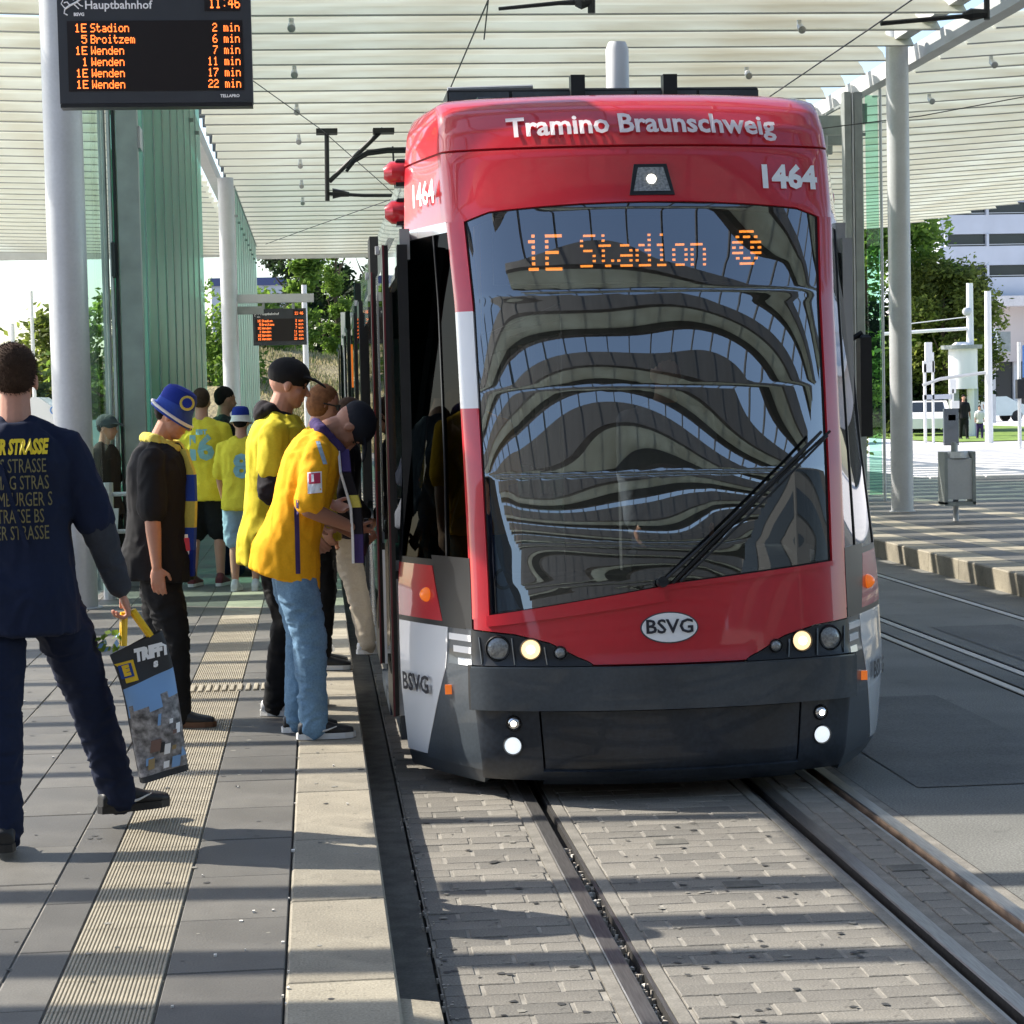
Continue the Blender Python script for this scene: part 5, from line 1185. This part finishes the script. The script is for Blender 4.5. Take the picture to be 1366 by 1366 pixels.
def grid2(w, h, nx=6, ny=6):
    vs = [(-w/2+w*i/nx, -h/2+h*j/ny) for j in range(ny+1) for i in range(nx+1)]; return vs, [(j*(nx+1)+i, j*(nx+1)+i+1, (j+1)*(nx+1)+i+1, (j+1)*(nx+1)+i) for j in range(ny) for i in range(nx)]
X_, Y_, Z_ = Vector((1, 0, 0)), Vector((0, 1, 0)), Vector((0, 0, 1))
PZ = .223
# 1 man seen from behind with tote bag
p1 = person('man in navy shirt seen from behind, striding with a tote bag in his right hand', (-1.125, 8.02, PZ), 96, 1.88, lean=2, neck=3, feet=((-.25, .08), (.22, -.34)), hands=((.0, .34, .78), (.06, -.375, .83)), build=1.0, topc=CL['navy'], sleeve=.92, undersleeve=(CL['darkgrey'], 1.93), bottom=CL['navy'], hair='brown', vox=.009, foldamp=.010, loose=1.15, hem=.17, tips=(0, .0), ftoe=(Vector((-.2, 1, 0)), Vector((.85, .45, 0))), grip=(.2, .8), shoes=('black', 'black'), swoosh=SH['sole'], elbow=(None, Vector((.25, -1, 0))), knees=(Vector((-.1, 1, 0)), Vector((.3, .9, 0))))
yl = mat('yellow_print', (.85, .62, .02), .6); dm = mat('faded_print', (.17, .15, .06), .7)
sp_o = p1['T'](.42, 0)
vs_, fs_ = text2d('GER STRASSE', .074, .004, .15); drape([(x*.50, y) for x, y in vs_], fs_, p1['shirt'], Vector((-1.105, 7.8, 1.715)), X_, Z_, yl, 'back_print', p1['shirt'], .008)
for i in range(5):
    s_ = ['AYS STRASSE', 'R MAG STRAS', 'HAMBURGER S', 'STRASSE BS', 'GER STRASSE'][i]
    vs_, fs_ = text2d(s_, .074, 0); drape([(x*.50, y) for x, y in vs_], fs_, p1['shirt'], Vector((-1.105, 7.8, 1.645-i*.062)), X_, Z_, dm, 'back_print', p1['shirt'], .009)
vs_, fs_ = grid2(.018, .31, 1, 16); drape([(x+.28*y, -y) for x, y in vs_], fs_, p1['shirt'], Vector((-1.12, 7.8, 1.50)), X_, Z_, CL['navy'], 'print_stroke', p1['shirt'], .011)
# tote bag
wr = p1['arms'][1][2]; hd = wr+(wr-p1['arms'][1][1]).normalized()*.09
bag = top('tote_bag', tuple(hd), 'dark shopping bag with printed town photo and yellow handles, held by man in navy', 'bag')
tm = [mat('bag_charcoal', (.03, .032, .036), .6), mat('bag_sky_print', (.22, .40, .68), .5), mat('bag_town_print', (.24, .23, .23), .55, noi=(28, .75), noi2=(70, .4)), mat('bag_yellow', (.85, .52, .01), .5)]
ax = Vector((.20, .02, -1)).normalized(); sx = Vector((1, .3, .38)); sx = (sx-ax*sx.dot(ax)).normalized(); sy = ax.cross(sx)
def Bg(u, v, w): return hd+ax*(.12+v)+sx*(u+.0)+sy*w
bm_ = MB(); NU, NV = 12, 22; vs = []
for j in range(NV+1):
    v = j/NV*.53
    for i in range(NU*2):
        t = 2*math.pi*i/(NU*2); tap = 1-.12*j/NV; dd = .045*(.35+.65*min(1, j/NV*2.2)); r_ = (abs(math.cos(t))**4+abs(math.sin(t))**4)**-.25
        vs.append(Bg(.108*tap*math.cos(t)*r_+.012*math.sin(v*9)+(.10-.0)*.0, v-.05*(math.cos(t)*.5)*(1-j/NV), dd*math.sin(t)*r_+.012*math.sin(v*16+t*2)))
fr_ = [[], [], []]
for j in range(NV):
    for i in range(NU*2):
        f_ = (j*NU*2+i, j*NU*2+(i+1) % (NU*2), (j+1)*NU*2+(i+1) % (NU*2), (j+1)*NU*2+i); t = i/(NU*2)
        side_ = abs(math.cos(2*math.pi*(i+.5)/(NU*2))) > .93
        fr_[0 if (j < 6 or side_ and j < 20 and math.cos(2*math.pi*(i+.5)/(NU*2)) < 0 or j > 20) else (1 if j < 11-(i % 5)*.5 else 2)].append(f_)
fr_[0].append(tuple(NV*NU*2+i for i in range(NU*2)))
b0 = len(vs)
bm_.add(vs, fr_[0], tm[0]); bm_.add(vs, fr_[1], tm[1]); bm_.add(vs, fr_[2], tm[2]); bo = bm_.build('bag_body', bag, smooth=60)
for w in (-.02, .02):
    MB().tube([Bg(-.05, 0, w), hd+sx*-.018+sy*w*.3, hd+sx*.016+sy*w*.3, Bg(.06, -.01, w)], [.012, .015, .015, .012], tm[3], 6).build('handle', bag, smooth=True)
nb = -sy if (-sy).y < 0 else sy
def bagart(vs2, fs2, u, v, m, nm, off=.004): 
    ux = sx if sx.cross(-ax).dot(nb) > 0 else -sx
    return drape(vs2, fs2, bo, Bg(u, v, 0), ux, -ax, m, nm, bo, off)
vs_, fs_ = grid2(.075, .08, 3, 3); bagart(vs_, fs_, -.065, .10, tm[3], 'logo_plate'); vs_, fs_ = grid2(.052, .052, 3, 3); bagart(vs_, fs_, -.065, .095, mat('logo_blue', (.01, .05, .25), .5), 'logo_square', .007)
vs_, fs_ = text2d('E', .05, .004); bagart(vs_, fs_, -.065, .095, tm[3], 'logo_letter', .010)
vs_, fs_ = text2d('TRIFFT', .062, .005, .2); bagart([(x*.7, y) for x, y in vs_], fs_, .045, .05, M['print_white'], 'lettering'); vs_, fs_ = text2d('s', .04, .003, .2); bagart(vs_, fs_, .05, .095, M['print_white'], 'lettering')
for i in range(14):
    u, v = rnd.uniform(-.06, .09), rnd.uniform(.28, .49); vs_, fs_ = grid2(rnd.uniform(.012, .04), rnd.uniform(.012, .05), 1, 1); bagart([(x+y*.3, y) for x, y in vs_], fs_, u, v, rnd.choice([tm[0], tm[1], mat('bag_tan', (.36, .26, .12), .6), M['print_white'], mat('bag_roof', (.2, .12, .1), .6)]), 'town_print', .004+i*.0003)
lf = MB()
for i in range(40):
    p = Bg(-.10+rnd.uniform(-.04, .05), -.02+rnd.uniform(-.045, .03), rnd.uniform(-.03, .03)); a_ = Vector((rnd.gauss(0, 1), rnd.gauss(0, 1), rnd.gauss(0, 1))).normalized()*.016; b_ = a_.orthogonal()*.6; lf.add([p-a_, p-b_, p+a_, p+b_], [(0, 1, 2, 3)], LM['mid'][0] if i % 5 else tm[1])
lf.build('herbs', bag, fix=False)
# 2 boy with bucket hat
p2 = person('youth in black t-shirt and blue bucket hat looking down, scarf round his neck', (-.83, 10.85, PZ), -6, 1.73, lean=4, neck=23, turn=-8, feet=((-.10, .14), (.10, -.09)), hands=((.0, .24, .79), (.05, -.285, .755)), build=1.04, skin=1, topc=CL['black'], sleeve=.86, bottom=CL['blacktrs'], shoes=('black', 'brown'), hair='dark', cap=('bucket', (CL['blue'], CL['blueprint'])), vox=.009, foldamp=.008, loose=1.9, hem=.14)
def scarf(p, pts, rad, m, nm='scarf', stripes=None):
    b = MB(); b.tube(pts, rad, m, 10); return b.build(nm, p['o'], smooth=True)
T2 = p2['T']; Hd2 = p2['Hd']; hf2, hl2, hu2 = p2['head']
def ribbon(parent, pts, w, wd, ms, nm='scarf', th=.012):
    b = MB(); n = len(pts)-1
    for i in range(n):
        p, q = Vector(pts[i]), Vector(pts[i+1]); d = (q-p).normalized(); wv_ = Vector(wd[i] if isinstance(wd, list) else wd).normalized(); nn_ = d.cross(wv_).normalized()*th/2; e = wv_*w/2
        b.add([p-e-nn_, p+e-nn_, q+e-nn_, q-e-nn_, p-e+nn_, p+e+nn_, q+e+nn_, q-e+nn_], [(0, 1, 2, 3), (7, 6, 5, 4), (0, 4, 5, 1), (1, 5, 6, 2), (2, 6, 7, 3), (3, 7, 4, 0)], ms[i % len(ms)] if isinstance(ms, list) else ms)
    return b.build(nm, parent)
bb_ = Body(); bb_.chain([T2(.60, -.085), T2(.59, -.02, .09), T2(.56, .085, .05), T2(.50, .115, -.02)], [.030]*4); bb_.chain([T2(.60, -.085), T2(.595, -.02, -.085), T2(.55, .085, -.06)], [.030]*3)
s2_ = bb_.make('scarf', p2['o'], CL['yellowknit'], .007, 2, (.004, 30, (1, 1, 1)))
b3_ = Body(); b3_.chain([T2(.565, -.095), T2(.555, -.02, -.105), T2(.52, .07, -.10)], [.022]*3); b3_.make('scarf_band', s2_, CL['blueprint'], .008, 2)
lp = [T2(.55, .10, -.05), T2(.42, .155, -.07), T2(.28, .165, -.07), T2(.14, .165, -.06), T2(.02, .165, -.05), T2(-.12, .165, -.05)]
ribbon(s2_, lp, .11, p2['F']*.9-p2['L']*.5, [CL['yellowknit'], CL['blueprint'], CL['yellowknit'], CL['blueprint'], CL['blue']], 'scarf_end', .02)
ce = T2(.05, .165, -.05)+Vector((.0, -.014, 0)); nz_ = Vector((.25, -1, 0)).normalized()
MB().disc(ce+nz_*.012, nz_, .052, M['print_white'], 20, .004).build('scarf_badge', s2_); MB().disc(ce+nz_*.017, nz_, .034, rdm, 16, .004).build('badge_centre', s2_)
q_ = Hd2(.06, -.082, .10); nh = (-hl2+hf2*.3+hu2*.15).normalized(); MB().disc(q_+nh*.012, nh, .038, CL['yellowknit'], 16, .01).disc(q_+nh*.018, nh, .026, CL['blue'], 12, .004).build('hat_badge', p2['o'])
rb_ = [Hd2(-.014+.122*math.cos(R(12*i))*1.02, .110*math.sin(R(12*i)), .010-.02*math.cos(R(12*i))) for i in range(31)]
MB().tube(rb_[:], .0085, CL['white'], 6).build('brim_band', p2['o'])
# 3 golden jersey man bending towards the door
p3 = person('man in golden yellow jersey and blue jeans bending forward with a bottle in his hand', (-.10, 10.32, PZ), 4, 1.80, lean=19, neck=62, turn=0, feet=((-.02, .14), (.04, -.10)), hands=((.28, .06, .98), (.25, -.17, 1.03)), build=.98, skin=2, topc=CL['orange_yellow'], sleeve=.86, bottom=CL['jeans'], shoes=('black', 'sole'), hair=None, cap=('cap', CL['cap']), vox=.009, foldamp=.009, loose=1.2, hem=.15, belly=.0, grip=(.6, .9), swoosh=SH['sole'], pelvis=(-.06, 0))
T3 = p3['T']
vs_, fs_ = grid2(.068, .10, 4, 4); el = p3['arms'][1]; ec = el[0].lerp(el[1], .52); bd = drape(vs_, fs_, p3['shirt'], ec+Vector((.01, 0, .0)), Vector((1, 0, .05)), Vector((0, 0, 1)), M['print_white'], 'sleeve_badge', p3['shirt'])
vs_, fs_ = grid2(.056, .050, 4, 4); drape(vs_, fs_, p3['shirt'], ec+Vector((.01, 0, .020)), Vector((1, 0, .05)), Z_, rdm, 'badge_field', bd, .007)
vs_, fs_ = text2d('1', .04, .004); drape(vs_, fs_, p3['shirt'], ec+Vector((.0, 0, .020)), Vector((1, 0, .05)), Z_, M['print_white'], 'badge_print', bd, .010)
vs_, fs_ = grid2(.022, .36, 2, 18); drape(vs_, fs_, p3['shirt'], T3(.08, .03), Vector((1, 0, 0)), Z_, CL['purple'], 'side_stripe', p3['shirt'], .004)
vs_, fs_ = grid2(.02, .11, 2, 8); drape([(x-.3*y, y) for x, y in vs_], fs_, p3['shirt'], T3(.50, .02), X_, Z_, CL['lightblue'], 'shoulder_stripe', p3['shirt'], .005)
bb_ = Body(); bb_.chain([T3(.61, -.03, .05), T3(.62, -.05), T3(.60, -.02, -.085), T3(.53, .10, -.08)], [.030]*4); sc3 = bb_.make('scarf', p3['o'], CL['purple'], .008, 2, (.004, 25, (1, 1, 1)))
pts = [T3(.54, .12, -.09), Vector((.14, 10.14, 1.52)), Vector((.17, 10.15, 1.41)), Vector((.185, 10.15, 1.35)), Vector((.19, 10.15, 1.22)), Vector((.19, 10.15, 1.08))]
ribbon(sc3, pts, .045, (1, -.3, 0), [CL['purple'], CL['hoodie'], CL['yellowknit'], CL['hoodie'], CL['purple']], 'scarf_end', .016)
ribbon(sc3, [p+Vector((-.03, -.016, 0)) for p in pts], .012, (1, -.3, 0), CL['white'], 'scarf_line', .006)
w3 = p3['arms'][1][2]; d3 = (w3-p3['arms'][1][1]).normalized(); bc = w3+d3*.085
bt = top('bottle', tuple(bc+Vector((0, 0, -.12))), 'dark bottle held upside down by the man in the golden jersey', 'bottle')
MB().tube([bc+Vector((.0, -.0, .07)), bc+Vector((0, 0, .03)), bc+Vector((-.01, 0, -.01)), bc+Vector((-.02, 0, -.03)), bc+Vector((-.04, 0, -.10)), bc+Vector((-.045, 0, -.115))], [.012, .014, .022, .036, .036, .028], M['black'], 14).build('bottle_body', bt, smooth=True)
Hd3 = p3['Hd']; hf3, hl3, hu3 = p3['head']
Body().cone(Hd3(-.10, -.02, .03), Hd3(-.10, .02, .03), .012, .012).make('cap_strap', p3['o'], CL['white'], .006, 1)
# 4 lemon jersey man with black cap
p4 = person('tall man in yellow jersey, black hoodie and black cap with hands in his pocket', (-.22, 11.15, PZ), -4, 1.88, lean=3, neck=13, feet=((.02, .20), (-.02, -.10)), hands=((.26, .16, 1.05), (.17, -.25, .93)), build=1.12, topc=CL['yellow'], sleeve=.66, undersleeve=(CL['hoodie'], .99), bottom=CL['blacktrs'], shoes=('white', 'sole'), hair=None, cap=('cap', CL['black']), hoodie=CL['hoodie'], vox=.010, foldamp=.009, loose=1.15, hem=.17, belly=.012, ftoe=(Vector((1, .1, 0)), Vector((1, -.2, 0))), elbow=(None, Vector((-1, -.35, 0))))
for i in range(4): MB().box(p4['T'](.53-.03*i, .12+.006*i, -.065+.016*i)-Vector((.008, .008, .01)), p4['T'](.53-.03*i, .12+.006*i, -.065+.016*i)+Vector((.008, .008, .01)), CL['yellowknit']).build('neck_ribbon', p4['o'])
vs_, fs_ = grid2(.30, .04, 8, 2)
# 5-7 group further back
num = mat('pale_blue_print', (.25, .48, .55), .6)
p5 = person('man in yellow shirt numbered 16 and black shorts, seen from behind', (-1.03, 19.2, PZ), 75, 1.80, lean=0, feet=((-.02, .12), (.05, -.12)), hands=((.1, .26, .85), (.06, -.29, .84)), build=1.08, topc=CL['lemon'], sleeve=.8, bottom=CL['black'], shorts=True, shoes=('red', 'sole'), hair='brown', vox=.014, foldamp=.010, loose=1.5, hem=.14, turn=10)
for c_, dx in (('1', -.08), ('6', .035)):
    vs_, fs_ = text2d(c_, .30, .012); drape(vs_, fs_, p5['shirt'], p5['T'](.32, 0)+X_*dx, X_, Z_, num, 'shirt_number', p5['shirt'], .008)
vs_, fs_ = text2d('EBT', .06, .003); drape(vs_, fs_, p5['shirt'], p5['T'](.47, 0), X_, Z_, num, 'shirt_lettering', p5['shirt'], .008)
p6 = person('dark haired bearded man in black behind the number 16 shirt, looking right', (-.88, 20.3, PZ), 12, 1.82, feet=((0, .14), (.08, -.12)), build=1.08, skin=1, topc=CL['black'], sleeve=.8, bottom=CL['navy'], shoes=('black', 'black'), hair='dark', vox=.015, foldamp=.009, neck=4, turn=8)
p7 = person('fan in yellow shirt numbered 8 with blue and white hat', (-.66, 18.6, PZ), 82, 1.60, feet=((0, .10), (.04, -.10)), hands=((.15, .22, .9), (.02, -.25, .88)), build=1.0, topc=CL['lemon'], sleeve=.85, bottom=CL['lightblue'], shorts=True, shoes=('white', 'sole'), hair='dark', cap=('bucket', (CL['blue'], CL['white'])), vox=.014, foldamp=.009, loose=1.5, hem=.12)
vs_, fs_ = text2d('8', .28, .012); drape(vs_, fs_, p7['shirt'], p7['T'](.30, 0), X_, Z_, num, 'shirt_number', p7['shirt'], .008)
# 8 reddish haired man with sunglasses, 9 next to him, boarding passengers
p8 = person('reddish haired man with sunglasses half hidden behind the man in the black cap', (-.05, 13.0, PZ), -8, 1.76, lean=6, neck=8, feet=((0, .12), (.05, -.1)), hands=((.1, .25, .85), (.1, -.2, .9)), build=1.1, topc=CL['lemon'], sleeve=.8, bottom=CL['blacktrs'], hair='red', hairlen=1, vox=.013, foldamp=.009, shoes=('black', 'sole'))
hf, hl, hu = p8['head']; MB().bar(p8['Hd'](.088, .062, .004), p8['Hd'](.088, -.062, .004), .012, .036, M['black']).bar(p8['Hd'](.08, -.066, .012), p8['Hd'](0, -.082, .012), .006, .010, M['black']).build('sunglasses', p8['o'])
p9 = person('person with brown hair in beige trousers stepping into the tram behind the queue', (.10, 13.6, PZ), 8, 1.68, lean=8, neck=8, feet=((-.22, .1), (.20, -.10, .0)), hands=((.15, .2, .9), (.2, -.2, .95)), build=1.0, topc=CL['hoodie'], sleeve=1.8, bottom=CL['beige'], hair='brown', hairlen=1, vox=.013, foldamp=.009, shoes=('white', 'sole'))
p10 = person('passenger in dark jacket just inside the front door, mostly hidden by the door leaf', (.62, 12.15, .30), 20, 1.74, lean=10, neck=5, feet=((-.1, .1), (.12, -.1)), hands=((.2, .2, 1.0), (.02, -.24, .98)), build=1.05, topc=CL['darkgrey'], sleeve=1.8, bottom=CL['blacktrs'], hair='dark', vox=.012, foldamp=.009)
p11 = person('older man in grey cap behind the glass beside the near column', (-1.93, 19.3, PZ-.1), -20, 1.68, lean=2, neck=6, feet=((0, .1), (0, -.1)), build=1.0, skin=1, topc=CL['brown'], sleeve=.9, bottom=CL['blacktrs'], hair='dark', cap=('cap', CL['greycap']), vox=.014)
p12 = person('tram driver in pale shirt seen dimly behind the windscreen', (CX+.22, 10.75, .34), -90, 1.76, sit=.0, lean=0, neck=6, feet=((-.1, .1), (-.1, -.1)), hands=((.22, .2, .78), (.22, -.2, .78)), build=1.05, skin=1, topc=cloth('pale_shirt', (.15, .16, .19)), sleeve=1.95, bottom=CL['navy'], hair='dark', vox=.014)
p13 = person('passenger in yellow jersey standing inside the front door', (CX-.72, 11.4, .34), -60, 1.72, feet=((0, .1), (0, -.1)), build=1.05, topc=CL['orange_yellow'], sleeve=.9, bottom=CL['blacktrs'], hair='dark', vox=.016)
# far pedestrians
p14 = person('pedestrian dressed in black walking on the bright plaza', (23.9, 76, .03), -90, 1.66, feet=((.12, .1), (-.12, -.1)), topc=CL['black'], sleeve=.9, bottom=CL['black'], hair='dark', vox=.022, foldamp=.004, fingers=False)
p15 = person('distant pedestrian in white shirt near the masts', (33.5, 104, .03), -90, 1.75, feet=((.1, .1), (-.1, -.1)), topc=CL['white'], sleeve=.9, bottom=CL['blacktrs'], hair='dark', vox=.025, foldamp=.004, fingers=False)
p16 = person('child in dark trousers walking beside the pedestrian in black', (24.6, 76.3, .03), -90, 1.25, feet=((.1, .1), (-.1, -.1)), topc=CL['white'], sleeve=.9, bottom=CL['purple'], hair='dark', vox=.022, foldamp=.004, fingers=False)
